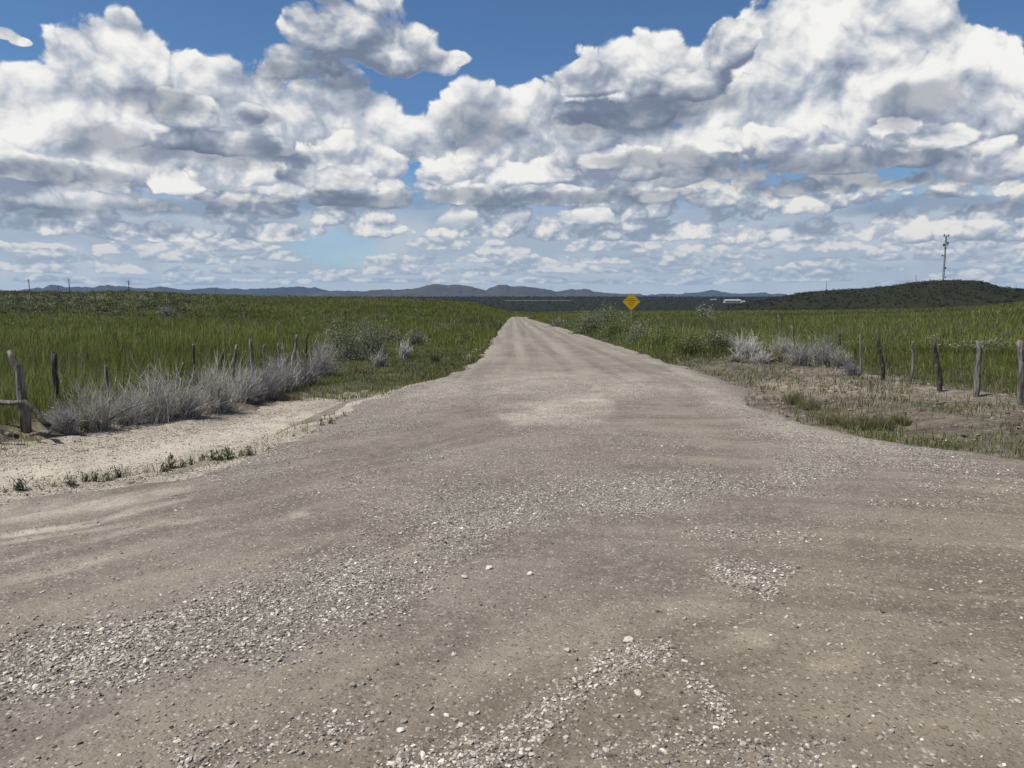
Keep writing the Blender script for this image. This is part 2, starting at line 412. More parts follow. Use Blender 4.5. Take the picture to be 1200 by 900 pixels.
def gravel_amount(x, y, z):
    b = brush(x, y, z, GRAVEL, 90.0)
    back = sst(-y, -2.5, -1.0) * (fbm(x * 0.5, y * 0.5, 75, 2) > 0.05) * 0.5
    n = 0.55 + 0.9 * (fbm(x * 2.2, y * 2.2, 77, 3) + 0.25)
    return np.clip((np.maximum(b, back) + 0.10) * n, 0, 1)
def pale_amount(x, y, z):
    b = brush(x, y, z, PALE, 22.0)
    return np.clip(b * (0.6 + 1.3 * fbm(x * 1.5, y * 1.5, 79, 3) + 0.9 * fbm(x * 7, y * 7, 78, 3)), 0, 1)

# ---------------------------------------------------------------- mesh from arrays
def mesh_np(name, verts, faces, mat=None, parent=None, cols=None, attrs=None, smooth=True, link=True):
    """faces: list of (n,k) index arrays; cols: per-vertex rgb; attrs: {name: per-vertex floats}"""
    me = bpy.data.meshes.new(name)
    verts = np.asarray(verts, np.float32)
    faces = [np.asarray(f, np.int32) for f in faces if len(f)]
    nl = sum(f.size for f in faces); nf = sum(len(f) for f in faces)
    me.vertices.add(len(verts)); me.vertices.foreach_set('co', verts.ravel())
    me.loops.add(nl); me.polygons.add(nf)
    me.loops.foreach_set('vertex_index', np.concatenate([f.ravel() for f in faces]))
    tot = np.concatenate([np.full(len(f), f.shape[1], np.int32) for f in faces])
    st = np.zeros(nf, np.int32); st[1:] = np.cumsum(tot)[:-1]
    me.polygons.foreach_set('loop_start', st)
    try: me.polygons.foreach_set('loop_total', tot)
    except Exception: pass
    me.update(calc_edges=True)
    me.polygons.foreach_set('use_smooth', np.full(nf, smooth, bool))
    if cols is not None:
        a = me.color_attributes.new('tint', 'FLOAT_COLOR', 'POINT')
        c = np.ones((len(verts), 4), np.float32); c[:, :3] = cols
        a.data.foreach_set('color', c.ravel())
    for k, vv in (attrs or {}).items():
        a = me.attributes.new(k, 'FLOAT', 'POINT'); a.data.foreach_set('value', np.asarray(vv, np.float32))
    me.validate(verbose=False)
    if mat: me.materials.append(mat)
    o = bpy.data.objects.new(name, me)
    if link: COL.objects.link(o)
    if parent: o.parent = parent
    return o

def grid_faces(nr, nc):
    i = np.arange((nr - 1) * nc).reshape(nr - 1, nc)[:, :-1].ravel()
    return np.stack([i, i + 1, i + nc + 1, i + nc], 1)

def tag(o, label=None, cat=None, group=None, kind=None):
    if label: o['label'] = label
    if cat: o['category'] = cat
    if group: o['group'] = group
    if kind: o['kind'] = kind
    return o

# ---------------------------------------------------------------- materials
def material(name, rough=0.9):
    m = bpy.data.materials.new(name); m.use_nodes = True
    nt = m.node_tree; g = G(nt)
    b = nt.nodes['Principled BSDF']; b.inputs['Roughness'].default_value = rough
    b.inputs['Specular IOR Level'].default_value = 0.15
    return m, g, b
def attr(g, name, out='Fac'):
    n = g.n.new('ShaderNodeAttribute'); n.attribute_name = name
    return V(g, n.outputs[out])
def objco(g):
    return V(g, g.n.new('ShaderNodeTexCoord').outputs['Object'])
def bump(g, b, h, strength, dist):
    n = g.n.new('ShaderNodeBump'); n.inputs['Strength'].default_value = strength; n.inputs['Distance'].default_value = dist
    g.put(n.inputs['Height'], h); g.l.new(n.outputs[0], b.inputs['Normal'])

def vm(g, a, k):
    n = g.n.new('ShaderNodeVectorMath'); n.operation = 'MULTIPLY'; g.l.new(a.s, n.inputs[0]); n.inputs[1].default_value = k
    return n.outputs[0]

def mat_road():
    m, g, b = material('gravel and packed dirt', 0.95)
    p = objco(g)
    gr, pl = attr(g, 'gravel'), attr(g, 'pale')
    n1 = g.noise(p, 0.9, 4.0, 0.6, dims='3D'); n2 = g.noise(p, 14.0, 3.0, 0.65, dims='3D'); n3 = g.noise(p, 70.0, 2.0, 0.6, dims='3D')
    dirt = g.mix(g.sstep(n1, 0.38, 0.64), (0.142, 0.122, 0.097), (0.206, 0.180, 0.145))
    dirt = g.mix(g.sstep(n2, 0.40, 0.72) * 0.65, dirt, (0.232, 0.200, 0.158))
    dirt = g.mix(g.sstep(n3, 0.54, 0.72) * 0.8, dirt, (0.060, 0.050, 0.040))
    dirt = g.mix(pl, dirt, (0.42, 0.375, 0.302))
    px_, py_, _z = g.sep(p)
    near = g.sstep(3.9 + px_ * 0.77 + (n1 - 0.5) * 2.0 - py_, -0.2, 1.4)     # browner fine dirt on the near right
    dirt = g.mix(near * 0.5, dirt, V(g, vm(g, dirt, (0.90, 0.82, 0.70))))
    rut = attr(g, 'rut')
    dirt = g.mix(g.sstep(rut, 0.52, 0.85) * 0.42, dirt, (0.26, 0.222, 0.166))
    dirt = g.mix(g.sstep(rut, 0.48, 0.18) * 0.36, dirt, (0.098, 0.083, 0.064))
    cell = g.voro(p, 62.0, 0.0, dims='3D', out='Color'); cs = g.sep(cell)
    edge = g.voro(p, 62.0, 0.0, dims='3D')
    stone = g.ramp(cs[0], [(0.0, (0.060, 0.051, 0.042)), (0.35, (0.17, 0.148, 0.118)), (0.75, (0.30, 0.265, 0.215)), (1.0, (0.52, 0.48, 0.41))])
    isst = g.sstep(cs[1] - (1.0 - gr * 0.62 - 0.30), -0.05, 0.05) * g.sstep(edge, 0.66, 0.46) * g.lin(gr, 0.0, 0.5, 0.45, 1.0)
    c = g.mix(isst, dirt, stone)
    g.l.new(c.s, b.inputs['Base Color'])
    h = isst * (0.6 - edge) * 0.8 + n2 * 0.5 + n3 * 0.45
    bump(g, b, h, 0.9, 0.018)
    return m

def mat_soil():
    m, g, b = material('soil and low growth', 0.95)
    p = objco(g)
    base = attr(g, 'tint', 'Color')
    n2 = g.noise(p, 6.0, 4.0, 0.65, dims='3D'); n3 = g.noise(p, 45.0, 2.0, 0.6, dims='3D'); n4 = g.noise(p, 0.012, 5.0, 0.6, dims='3D')
    k = g.lin(n2, 0.3, 0.7, 0.55, 1.45) * g.lin(n3, 0.3, 0.7, 0.75, 1.25) * g.lin(n4, 0.3, 0.7, 0.7, 1.3)
    mx = g.n.new('ShaderNodeVectorMath'); mx.operation = 'SCALE'
    g.l.new(base.s, mx.inputs[0]); g.put(mx.inputs['Scale'], k)
    g.l.new(mx.outputs[0], b.inputs['Base Color'])
    bump(g, b, n2 + n3 * 0.4, 0.8, 0.05)
    return m

def mat_tint(name, rough=0.85, noise_scale=None, transl=0.0, amt=0.35):
    """colour per blade / stone / leaf from the mesh, a little mottling, optional light through leaves"""
    m, g, b = material(name, rough)
    c = attr(g, 'tint', 'Color')
    if noise_scale:
        n = g.noise(objco(g), noise_scale, 3.0, 0.6, dims='3D')
        mx = g.n.new('ShaderNodeVectorMath'); mx.operation = 'SCALE'
        g.l.new(c.s, mx.inputs[0]); g.put(mx.inputs['Scale'], g.lin(n, 0.3, 0.7, 1 - amt, 1 + amt))
        c = V(g, mx.outputs[0])
    g.l.new(c.s, b.inputs['Base Color'])
    if transl:
        t = g.n.new('ShaderNodeBsdfTranslucent'); g.l.new(c.s, t.inputs[0])
        ms = g.n.new('ShaderNodeMixShader'); ms.inputs[0].default_value = transl
        out = g.n['Material Output']
        g.l.new(b.outputs[0], ms.inputs[1]); g.l.new(t.outputs[0], ms.inputs[2]); g.l.new(ms.outputs[0], out.inputs[0])
    return m

def mat_plain(name, col, rough=0.6, metallic=0.0, scale=8.0, amt=0.25):
    m, g, b = material(name, rough)
    n = g.noise(objco(g), scale, 4.0, 0.6, dims='3D')
    lo = tuple(q * (1 - amt) for q in col); hi = tuple(min(q * (1 + amt), 1) for q in col)
    g.l.new(g.mix(g.sstep(n, 0.3, 0.7), lo, hi).s, b.inputs['Base Color'])
    b.inputs['Metallic'].default_value = metallic
    return m

M_ROAD, M_SOIL = mat_road(), mat_soil()
M_GRASS = mat_tint('grass blades', 0.7, None, 0.38)
M_LEAF = mat_tint('shrub leaves', 0.8, None, 0.25)
M_TWIG = mat_tint('dry twigs', 0.9)
M_STONE = mat_tint('loose stones', 0.9, 120.0)

# ---------------------------------------------------------------- ground sheet out to the horizon
def build_ground():
    rr = [0.0]
    r = 0.8
    while r < 36000:
        rr.append(r); r *= 1.010 if 4 < r < 60 else 1.03 if r < 400 else 1.05
    rr = np.array(rr)
    fr = np.radians(np.arange(-44, 44.001, 0.16)); bk = np.radians(np.arange(48, 313, 4.0))
    az = np.concatenate([fr, bk, [fr[0] + 2 * math.pi]])
    R, A = np.meshgrid(rr, az, indexing='ij')
    X, Y = (R * np.sin(A)).ravel(), (R * np.cos(A)).ravel()
    Z = ground_z(X, Y)
    r = R.ravel()
    # colour of the soil and its low growth; cloud shade painted in on the far plain
    def c(*v): return np.array(v)[None, :]
    n = fbm(X * 0.35, Y * 0.35, 81, 4)[:, None]
    green = c(0.050, 0.058, 0.020) * (1 + 0.8 * n)
    brown = c(0.150, 0.126, 0.094) * (1 + 1.1 * n) * (1 + 0.9 * fbm(X * 2.2, Y * 2.2, 83, 3)[:, None])
    sage = c(0.085, 0.088, 0.058)
    w = np.zeros(len(X))
    w = np.maximum(w, sst(X, 8.2, 9.4) * (Y > 5)); w = np.maximum(w, sst(-X, 6.4, 7.2) * (Y > 5))
    w = np.maximum(w, sst(Y + 3 * n[:, 0], 18, 25)); w = np.maximum(w, 0.8 * sst(Y, 14.5, 16) * (X < 0) * (n[:, 0] > -0.1))
    w = w[:, None]
    col = brown * (1 - w) + green * w
    lft = (sst(-np.arctan2(X, Y), 0.36, 0.46) * sst(r, 90, 140))[:, None]
    col = col * (1 - lft) + sage * lft
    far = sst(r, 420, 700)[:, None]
    dark = c(0.010, 0.014, 0.009) * (1 + 0.5 * n)  # cloud shadow over the plain, put into the ground colour
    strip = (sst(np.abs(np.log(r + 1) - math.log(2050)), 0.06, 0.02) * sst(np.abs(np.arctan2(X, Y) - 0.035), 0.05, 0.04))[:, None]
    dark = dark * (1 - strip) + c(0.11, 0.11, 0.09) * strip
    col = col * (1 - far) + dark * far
    pl = sst(r, 5400, 6500)[:, None]
    col = col * (1 - pl) + c(0.12, 0.115, 0.085) * pl
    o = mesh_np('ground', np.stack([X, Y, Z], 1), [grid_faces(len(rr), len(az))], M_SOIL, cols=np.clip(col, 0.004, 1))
    tag(o, kind='structure')

def rut_lines(x, y):
    """streaks left by wheels and the grader: along the turn on the left, across on the right"""
    w = sst(x, -1.0, 1.6)
    a = fbm((0.8 * x - 0.6 * y) * -5.5, (0.6 * x + 0.8 * y) * 0.55, 151, 4)
    b = fbm((y + 0.10 * x + 0.02 * x * x) * 5.0, x * 0.45, 152, 4)
    c = fbm(x * 3.2, y * 0.10, 153, 3)
    t = sst(y, 9, 18)
    return (a * (1 - w) + b * w) * (1 - t) + c * t

def road_top(x, y):
    sd = road_sd(x, y)
    z = base_z(x, y) + 0.035 - 0.11 * sst(sd, -0.12, 0.35)
    near = 1 - sst(y, 20, 50)
    z = z + (fbm(x * 1.2, y * 0.9, 91, 4) * 0.05 + fbm(x * 9, y * 9, 93, 3) * 0.014) * near * sst(-sd, 0.0, 0.5)
    z = z + 0.038 * rut_lines(x, y) * near * sst(-sd, 0.0, 0.5)
    # wheel ruts: shallow troughs that follow the turn on the left and run along the road
    z = z - 0.018 * brush(x, y, z, PALE[2:7], 6.0) * near
    return z

def build_road():
    ys = [-30.0, -20, -12, -6, -2, 0, 0.8, 1.4]
    y = 1.8
    while y < 420: ys.append(y); y *= 1.0045 if y < 26 else 1.02
    ys = np.array(ys)
    nx = 560
    L = np.interp(ys, _LE[:, 0], _LE[:, 1]) - 0.7 + bend(ys); Rr = np.interp(ys, _RE[:, 0], _RE[:, 1]) + 0.7 + bend(ys)
    t = np.linspace(0, 1, nx)
    X = L[:, None] + (Rr - L)[:, None] * t[None, :]; Y = np.repeat(ys[:, None], nx, 1)
    x, y = X.ravel(), Y.ravel()
    z = road_top(x, y)
    g = gravel_amount(x, y, z); p = pale_amount(x, y, z)
    z = z + 0.012 * g * (y < 30)
    lanes = 0.0
    for cx_, w_, k_ in ((0.35, 0.28, 0.55), (1.15, 0.18, 0.3), (1.95, 0.30, 0.6), (3.1, 0.22, 0.35), (3.9, 0.3, 0.4)):
        lanes = np.maximum(lanes, k_ * np.exp(-((x - bend(y) - cx_ - 0.25 * fbm(y * 0.05, y * 0 + cx_ * 7, 99, 2)) / w_) ** 2))
    lanes = lanes * sst(y, 16, 30) * (0.75 + 0.9 * fbm(x * 1.2, y * 0.12, 98, 3))
    p = np.clip(np.maximum(p, 0.75 * lanes), 0, 1)
    edge = sst(-road_sd(x, y), 0.9, 0.1) * sst(y, 14, 24); g = np.maximum(g, 0.45 * edge); p = np.maximum(p, 0.35 * edge)
    band = sst(np.abs(y - 19.5 - 1.5 * fbm(x * 0.4, y * 0.4, 96, 2)), 4.0, 1.0); g = np.clip(g * (1 - 0.7 * band), 0, 1)
    o = mesh_np('gravel_road', np.stack([x, y, z], 1), [grid_faces(len(ys), nx)], M_ROAD, attrs={'gravel': g, 'pale': p, 'rut': np.clip(0.5 + 1.05 * rut_lines(x, y), 0, 1)})
    tag(o, kind='structure')

def track_top(x, y):
    return ground_z(x, y) + 0.03 - 0.10 * sst(track_sd(x, y), -0.25, 0.35) - 0.2 * sst(-road_sd(x, y), 0.0, 0.4)

def build_track():
    ys = np.concatenate([np.arange(-10, 4, 0.5), np.arange(4, 17.6, 0.05)])
    X, Y = np.meshgrid(np.linspace(-8.5, -0.9, 220), ys)
    X = X + np.where(Y < 4, (4 - Y) * -0.7, 0)
    x, y = X.ravel(), Y.ravel()
    z = track_top(x, y) + fbm(x * 8, y * 8, 95, 3) * 0.03
    n = fbm(x * 1.5, y * 1.5, 97, 3)
    px, py, _ = project(x, y, z)
    smooth_lane = stroke(px, py, [(0, 560, 14), (150, 535, 14), (300, 505, 12), (420, 474, 8)])
    o = mesh_np('dirt_track', np.stack([x, y, z], 1), [grid_faces(len(ys), 220)], M_ROAD,
                attrs={'rut': np.clip(0.5 + n, 0, 1), 'gravel': np.clip(0.75 + n - 0.6 * smooth_lane, 0, 1), 'pale': np.clip(0.72 + 0.5 * n + 0.25 * smooth_lane, 0, 1)})
    tag(o, kind='structure')

build_ground(); build_road(); build_track()

# ---------------------------------------------------------------- dark hill on the right, far mountains
def heights_mesh(name, prof, dist, depth, base, seed, mat, rough_amp, rough_scale, cols, n_az=420, n_r=40, kind='structure', jag=0.0045):
    """a real ridge: height field over azimuth and range; prof = photo skyline (px, py)"""
    P_ = np.array(prof, float)
    az = np.array([azel(a, b)[0] for a, b in P_]); tz = np.array([math.tan(azel(a, b)[1]) for a, b in P_])
    A = np.linspace(az[0], az[-1], n_az); T = np.linspace(-1, 1, n_r)
    AA, TT = np.meshgrid(A, T)
    crest = EYE + np.interp(AA, az, tz) * dist
    R = dist + TT * depth
    crest = crest + jag * dist * (fbm(AA * 90, AA * 0 + seed, seed + 3, 5, 0.6) - 0.1)
    X, Y = R * np.sin(AA), R * np.cos(AA)
    fall = 1 - np.abs(TT) ** 1.25
    rid = np.abs(fbm(X / rough_scale, Y / rough_scale, seed, 5, 0.55)) * 2
    Z = base + (crest - base) * fall - rough_amp * rid * (1 - fall ** 3) * fall ** 0.4
    ends = sst(AA, A[0], A[0] + 0.01) * sst(-AA, -A[-1], -A[-1] + 0.01)
    Z = np.where(ends < 1, base + (Z - base) * ends, Z)
    x, y, z = X.ravel(), Y.ravel(), Z.ravel()
    n = fbm(x / rough_scale * 2, y / rough_scale * 2, seed + 50, 4)[:, None]
    col = np.array(cols[0])[None] * (0.5 - n) + np.array(cols[1])[None] * (0.5 + n)
    o = mesh_np(name, np.stack([x, y, z], 1), [grid_faces(n_r, n_az)], mat, cols=np.clip(col, 0.005, 1))
    tag(o, kind=kind)
    return o

MOUNT = mat_tint('mountain slopes', 0.95)
heights_mesh('mountains', [(300, 349), (345, 346), (385, 342), (420, 341), (450, 339), (488, 337.3), (500, 334), (510, 332.5), (522, 333.6), (540, 333.2), (550, 335), (560, 337.8),
              (569, 339.6), (576, 336), (584, 333), (592, 333), (600, 334.2), (612, 334.4), (625, 336.5), (640, 339), (650, 340.5), (656, 341), (668, 339.2), (681, 338.2), (692, 339.5), (705, 343), (740, 345), (790, 347)],
             14000, 2600, -75, 101, MOUNT, 260, 1300, ((0.026, 0.034, 0.036), (0.070, 0.068, 0.062)))
heights_mesh('mountains', [(-500, 341), (-200, 338), (0, 341), (22, 340), (35, 338), (50, 336.5), (57, 333), (62, 332.5), (68, 333.8), (76, 335), (100, 335.6), (125, 334.2), (150, 335.2), (172, 337.6), (186, 335.8), (200, 337), (216, 338.2), (250, 337.2), (300, 337.6),
              (320, 337), (340, 336.4), (356, 335.4), (370, 337), (388, 339.4), (420, 340), (480, 341), (560, 343), (620, 345)],
             21000, 3000, -75, 121, MOUNT, 260, 1700, ((0.018, 0.027, 0.034), (0.035, 0.044, 0.048)))
heights_mesh('mountains', [(690, 345), (705, 343.6), (740, 344), (770, 344.6), (790, 344), (808, 343), (822, 341), (834, 339.6), (840, 340), (852, 342.2), (870, 342.8), (894, 342.4), (905, 344), (940, 345), (1100, 344), (1400, 342), (1700, 343)],
             26000, 3000, -75, 131, MOUNT, 120, 2400, ((0.028, 0.036, 0.04), (0.045, 0.052, 0.055)))
HILL_PROF = [(840, 360), (880, 355), (915, 347.5), (935, 343.5), (960, 341), (990, 338.6), (1020, 337.2), (1050, 333.5), (1070, 330.5), (1090, 328.8), (1110, 327.8), (1130, 328.2), (1150, 329), (1160, 331.5), (1172, 335.5), (1185, 337.5), (1200, 337.8), (1260, 341), (1340, 346), (1420, 356)]
heights_mesh('hill', HILL_PROF, 900, 260, -30, 141, MOUNT, 8.0, 130, ((0.010, 0.013, 0.006), (0.023, 0.024, 0.012)), 500, 60, jag=0.0006)  # slope colours darkened to carry the cloud shadow lying on the hill
SUN_STRENGTH = 5.0; EXPOSURE = 0.1; HAZE = 1.15e-5
# ---------------------------------------------------------------- grass
def blades(x, y, z, h, w, lean, az, cols, name, mat):
    """tapered two-segment grass blades, one mesh"""
    n = len(x)
    ca, sa = np.cos(az), np.sin(az)                      # width direction
    la = RNG.uniform(0, 2 * math.pi, n); lx, ly = np.cos(la) * lean * h, np.sin(la) * lean * h
    v = np.zeros((n, 5, 3))
    for k, (f, hw) in enumerate(((0, -1), (0, 1), (0.55, 0.8), (0.55, -0.8), (1.0, 0.0))):
        v[:, k, 0] = x + ca * w * 0.5 * hw + lx * f * f
        v[:, k, 1] = y + sa * w * 0.5 * hw + ly * f * f
        v[:, k, 2] = z + h * f * (1 - 0.25 * lean * f) - (0.03 if f == 0 else 0)
    i = np.arange(n) * 5
    q = np.stack([i, i + 1, i + 2, i + 3], 1); t = np.stack([i + 3, i + 2, i + 4], 1)
    return mesh_np(name, v.reshape(-1, 3), [q, t], mat, cols=np.repeat(cols, 5, 0), smooth=False)

def pick(cols, n, p=None):
    c = np.array(cols); k = RNG.choice(len(c), n, p=p)
    return c[k] * RNG.uniform(0.75, 1.3, (n, 1))

GREEN = [(0.160, 0.182, 0.036), (0.200, 0.218, 0.050), (0.126, 0.148, 0.030), (0.240, 0.222, 0.086)]
DRY = [(0.30, 0.26, 0.15), (0.22, 0.20, 0.11), (0.16, 0.15, 0.07)]

def field_height(x, y):
    """height of the growth; 0 where nothing tall grows"""
    sd = road_sd(x, y)
    h = np.zeros_like(x)
    nn = fbm(x * 0.3, y * 0.3, 201, 3)
    left = x < -6.7 - 0.3 * nn
    h = np.where(left & (y > 5), 0.54 + 0.9 * nn, h)
    r = np.hypot(x, y)
    hr = (0.38 + 0.45 * sst(r, 30, 48) + 0.4 * nn) * (0.3 + 0.7 * sst(x, 8.8, 10.6))
    h = np.where((x > 8.9 + 0.6 * nn) & (y > 6), hr, h)
    lv = (x < 1) & ~left & (sd > 0.1)
    h = np.where(lv & (y > 13.6 + 2.5 * nn), 0.07 + 0.14 * np.clip(nn + 0.4, 0, 1) + 0.55 * sst(y, 29, 44), h)
    rv = (x > 2) & (x <= 8.9 + 0.6 * nn) & (sd > 0.12)
    h = np.where(rv & (y > 22.5 + 4 * nn), (0.16 + 0.62 * sst(sd, 0.1, 2.0)) * sst(y, 20, 33) + 0.05, h)
    return np.clip(h, 0, 1.2)

def tall_grass():
    N = 680000
    r = np.exp(RNG.uniform(math.log(8.0), math.log(330.0), N)); az = RNG.uniform(-0.70, 0.70, N)
    x, y = r * np.sin(az), r * np.cos(az)
    h = field_height(x, y)
    patch = fbm(x * 0.12, y * 0.12, 211, 3)
    keep = (h > 0.04) & (RNG.uniform(0, 1, N) < np.where(h < 0.3, 0.55, 1.0) * (1.0 - 0.35 * (patch > 0.12)))
    sagebrush_hill = (az < -0.38) & (r > 95)
    keep &= ~(sagebrush_hill & (RNG.uniform(0, 1, N) < 0.75))
    x, y, r, h, patch = x[keep], y[keep], r[keep], h[keep], patch[keep]
    n = len(x)
    h = h * RNG.uniform(0.45, 1.12, n) * (1 + 0.5 * fbm(x * 0.9, y * 0.9, 217, 2))
    w = np.maximum(0.0055, r * 0.00062) * RNG.uniform(0.7, 1.5, n)
    cols = pick(GREEN, n, [0.36, 0.3, 0.26, 0.08])
    cols *= (1.0 + 0.9 * patch[:, None] + 1.1 * fbm(x * 0.012, y * 0.045, 219, 3)[:, None])
    cols *= 1.0 + 0.25 * ((x > 8) & (y < 34))[:, None]
    sagep = fbm(x * 0.06, y * 0.05, 223, 3)                      # greyer weeds in drifts
    sg = RNG.uniform(0, 1, n) < np.clip(0.10 + 2.2 * (sagep - 0.03), 0.05, 0.7)
    cols[sg] = pick([(0.17, 0.175, 0.10), (0.14, 0.15, 0.085), (0.20, 0.19, 0.12)], int(sg.sum())); h[sg] *= 0.8
    tip = RNG.uniform(0, 1, n) < 0.03; h[tip] *= 1.3; w[tip] *= 1.3; cols[tip] = pick([(0.24, 0.21, 0.12), (0.18, 0.17, 0.08)], int(tip.sum()))
    sh = (x < 1) & (x > -6.6) & (y < 26)
    dryp = np.where(sh, 0.38, np.where(h < 0.3, 0.22, 0.045)) + 0.12 * (fbm(x * 0.5, y * 0.5, 215, 2) > 0.18)
    dryp = dryp + 0.35 * ((x > 8) & (x < 10.5) & (y < 26)) + 0.10 * ((h > 0.75))
    d = RNG.uniform(0, 1, n) < dryp
    cols[d] = pick(DRY, int(d.sum()))
    az2 = RNG.uniform(-0.8, 0.8, n)
    o = blades(x, y, ground_z(x, y), h, w, RNG.uniform(0.03, 0.34, n), az2, np.clip(cols, 0.02, 0.42), 'tall_grass', M_GRASS)
    tag(o, kind='stuff')

def short_turf():
    """thin green and straw growth on the verges"""
    N = 110000
    r = np.exp(RNG.uniform(math.log(5.5), math.log(26.0), N)); az = RNG.uniform(-0.72, 0.72, N)
    x, y = r * np.sin(az), r * np.cos(az)
    sd = road_sd(x, y); td = track_sd(x, y)
    px, py, _ = project(x, y, ground_z(x, y))
    p = 0.10 * (sd > 0.15) * (td > 0.1)
    p = np.maximum(p, 0.75 * ((x > 3) & (x < 9.3) & (sd > 0.25) & (fbm(x * 0.9, y * 0.9, 221, 3) > -0.03)))
    p = np.maximum(p, 0.5 * ((sd > 0.0) & (sd < 0.45) & (y > 9) & (fbm(x * 2.2, y * 2.2, 225, 2) > 0.02)))
    for pts, k in (([(1005, 514, 8), (1090, 521, 11), (1180, 532, 13), (1300, 542, 14)], 1.0), ([(1000, 450, 12), (1060, 462, 10), (1020, 470, 8)], 0.85),
                   ([(890, 452, 8), (960, 450, 8)], 0.3), ([(265, 466, 5), (350, 458, 6)], 0.9), ([(0, 520, 16), (40, 512, 14)], 0.9),
                   ([(360, 450, 16), (470, 455, 12), (540, 432, 10)], 0.5), ([(1120, 560, 4), (1200, 572, 4)], 0.1),
                   ([(0, 578, 6), (100, 565, 8), (220, 550, 9), (300, 535, 8), (390, 500, 6)], 0.35), ([(940, 480, 18), (1050, 495, 20)], 0.32)):
        p = np.maximum(p, k * stroke(px, py, pts))
    keep = (RNG.uniform(0, 1, N) < p) & (sd > 0.03)
    x, y, r = x[keep], y[keep], r[keep]; n = len(x)
    cols = pick([(0.14, 0.18, 0.04), (0.11, 0.15, 0.035), (0.20, 0.19, 0.08), (0.28, 0.24, 0.14)], n, [0.42, 0.28, 0.18, 0.12])
    rv = (x > 3) & (RNG.uniform(0, 1, n) < np.where(fbm(x * 0.7, y * 0.7, 227, 2) > 0.04, 0.25, 0.8)) & ~((px[keep] > 985) & (py[keep] > 505)) 
    cols[rv] = pick([(0.21, 0.18, 0.125), (0.15, 0.13, 0.09), (0.27, 0.235, 0.16), (0.13, 0.135, 0.06)], int(rv.sum()))
    o = blades(x, y, ground_z(x, y), RNG.uniform(0.03, 0.13, n) * (1 + 0.8 * (RNG.uniform(0, 1, n) < 0.08)), np.maximum(0.005, r * 0.0009), RNG.uniform(0.2, 0.9, n), RNG.uniform(-1, 1, n), cols, 'short_grass', M_GRASS)
    tag(o, kind='stuff')

# ---------------------------------------------------------------- shrubs
def tubes(paths, radii, sides=3):
    """many tapered tubes; paths (n, k, 3), radii (n, k)"""
    n, k, _ = paths.shape
    a = np.arange(sides) * 2 * math.pi / sides
    v = np.zeros((n, k, sides, 3))
    v[..., 0] = paths[:, :, None, 0] + radii[:, :, None] * np.cos(a); v[..., 1] = paths[:, :, None, 1] + radii[:, :, None] * np.sin(a)
    v[..., 2] = paths[:, :, None, 2]
    idx = np.arange(n * k * sides).reshape(n, k, sides)
    nx = np.roll(idx, -1, axis=2)
    f = np.stack([idx[:, :-1], nx[:, :-1], nx[:, 1:], idx[:, 1:]], -1).reshape(-1, 4)
    return v.reshape(-1, 3), f

def twig_mesh(rng, w, h, stems, rad, cols, spread=0.75, upright=0.5):
    base = rng.normal(0, 0.22, (stems, 2)) * w * 0.5
    ang = rng.uniform(0, 2 * math.pi, stems); out = np.sqrt(rng.uniform(0, 1, stems)) * w * 0.5 * spread
    hh = h * np.where(rng.uniform(0, 1, stems) < 0.12, rng.uniform(1.0, 1.3, stems), rng.uniform(0.4, 1.0, stems)) * (1 - 0.45 * (out / (w * 0.5)) ** 2)
    K = 5; t = np.linspace(0, 1, K)
    p = np.zeros((stems, K, 3))
    bx = out * np.cos(ang); by = out * np.sin(ang)
    wob = rng.normal(0, 0.05 * h, (stems, K, 2)); wob[:, 0] = 0
    e = 1 + upright
    p[:, :, 0] = base[:, :1] + bx[:, None] * t ** e + np.cumsum(wob[..., 0], 1)
    p[:, :, 1] = base[:, 1:] + by[:, None] * t ** e + np.cumsum(wob[..., 1], 1)
    p[:, :, 2] = hh[:, None] * t ** 0.9 - 0.04 * (t == 0)
    r = rad * rng.uniform(0.6, 1.3, (stems, 1)) * (1 - 0.75 * t)[None]
    # side twigs
    lean = rng.normal(0, 0.16, 2) * h
    p[:, :, 0] += lean[0] * t * t; p[:, :, 1] += lean[1] * t * t
    M = stems * 4
    s = rng.integers(0, stems, M); k = rng.integers(1, K - 1, M)
    st = p[s, k]; d = p[s, k + 1] - p[s, k]; L = rng.uniform(0.10, 0.28, M) * h
    d = d / (np.linalg.norm(d, axis=1, keepdims=True) + 1e-6) * 0.75 + rng.normal(0, 0.45, (M, 3)); d[:, 2] = np.abs(d[:, 2]) * 0.9 + 0.15
    d /= np.linalg.norm(d, axis=1, keepdims=True)
    tt = np.linspace(0, 1, 3)
    p2 = st[:, None, :] + d[:, None, :] * (L[:, None] * tt[None])[..., None]
    r2 = rad * 0.55 * rng.uniform(0.6, 1.2, (M, 1)) * (1 - 0.7 * tt)[None]
    v1, f1 = tubes(p, r); v2, f2 = tubes(p2, r2)
    c = np.array(cols)
    ca = np.repeat(c[rng.integers(0, len(c), stems)] * rng.uniform(0.7, 1.3, (stems, 1)), K * 3, 0)
    cb = np.repeat(c[rng.integers(0, len(c), M)] * rng.uniform(0.7, 1.3, (M, 1)), 9, 0)
    return np.concatenate([v1, v2]), np.concatenate([f1, f2 + len(v1)]), np.concatenate([ca, cb])

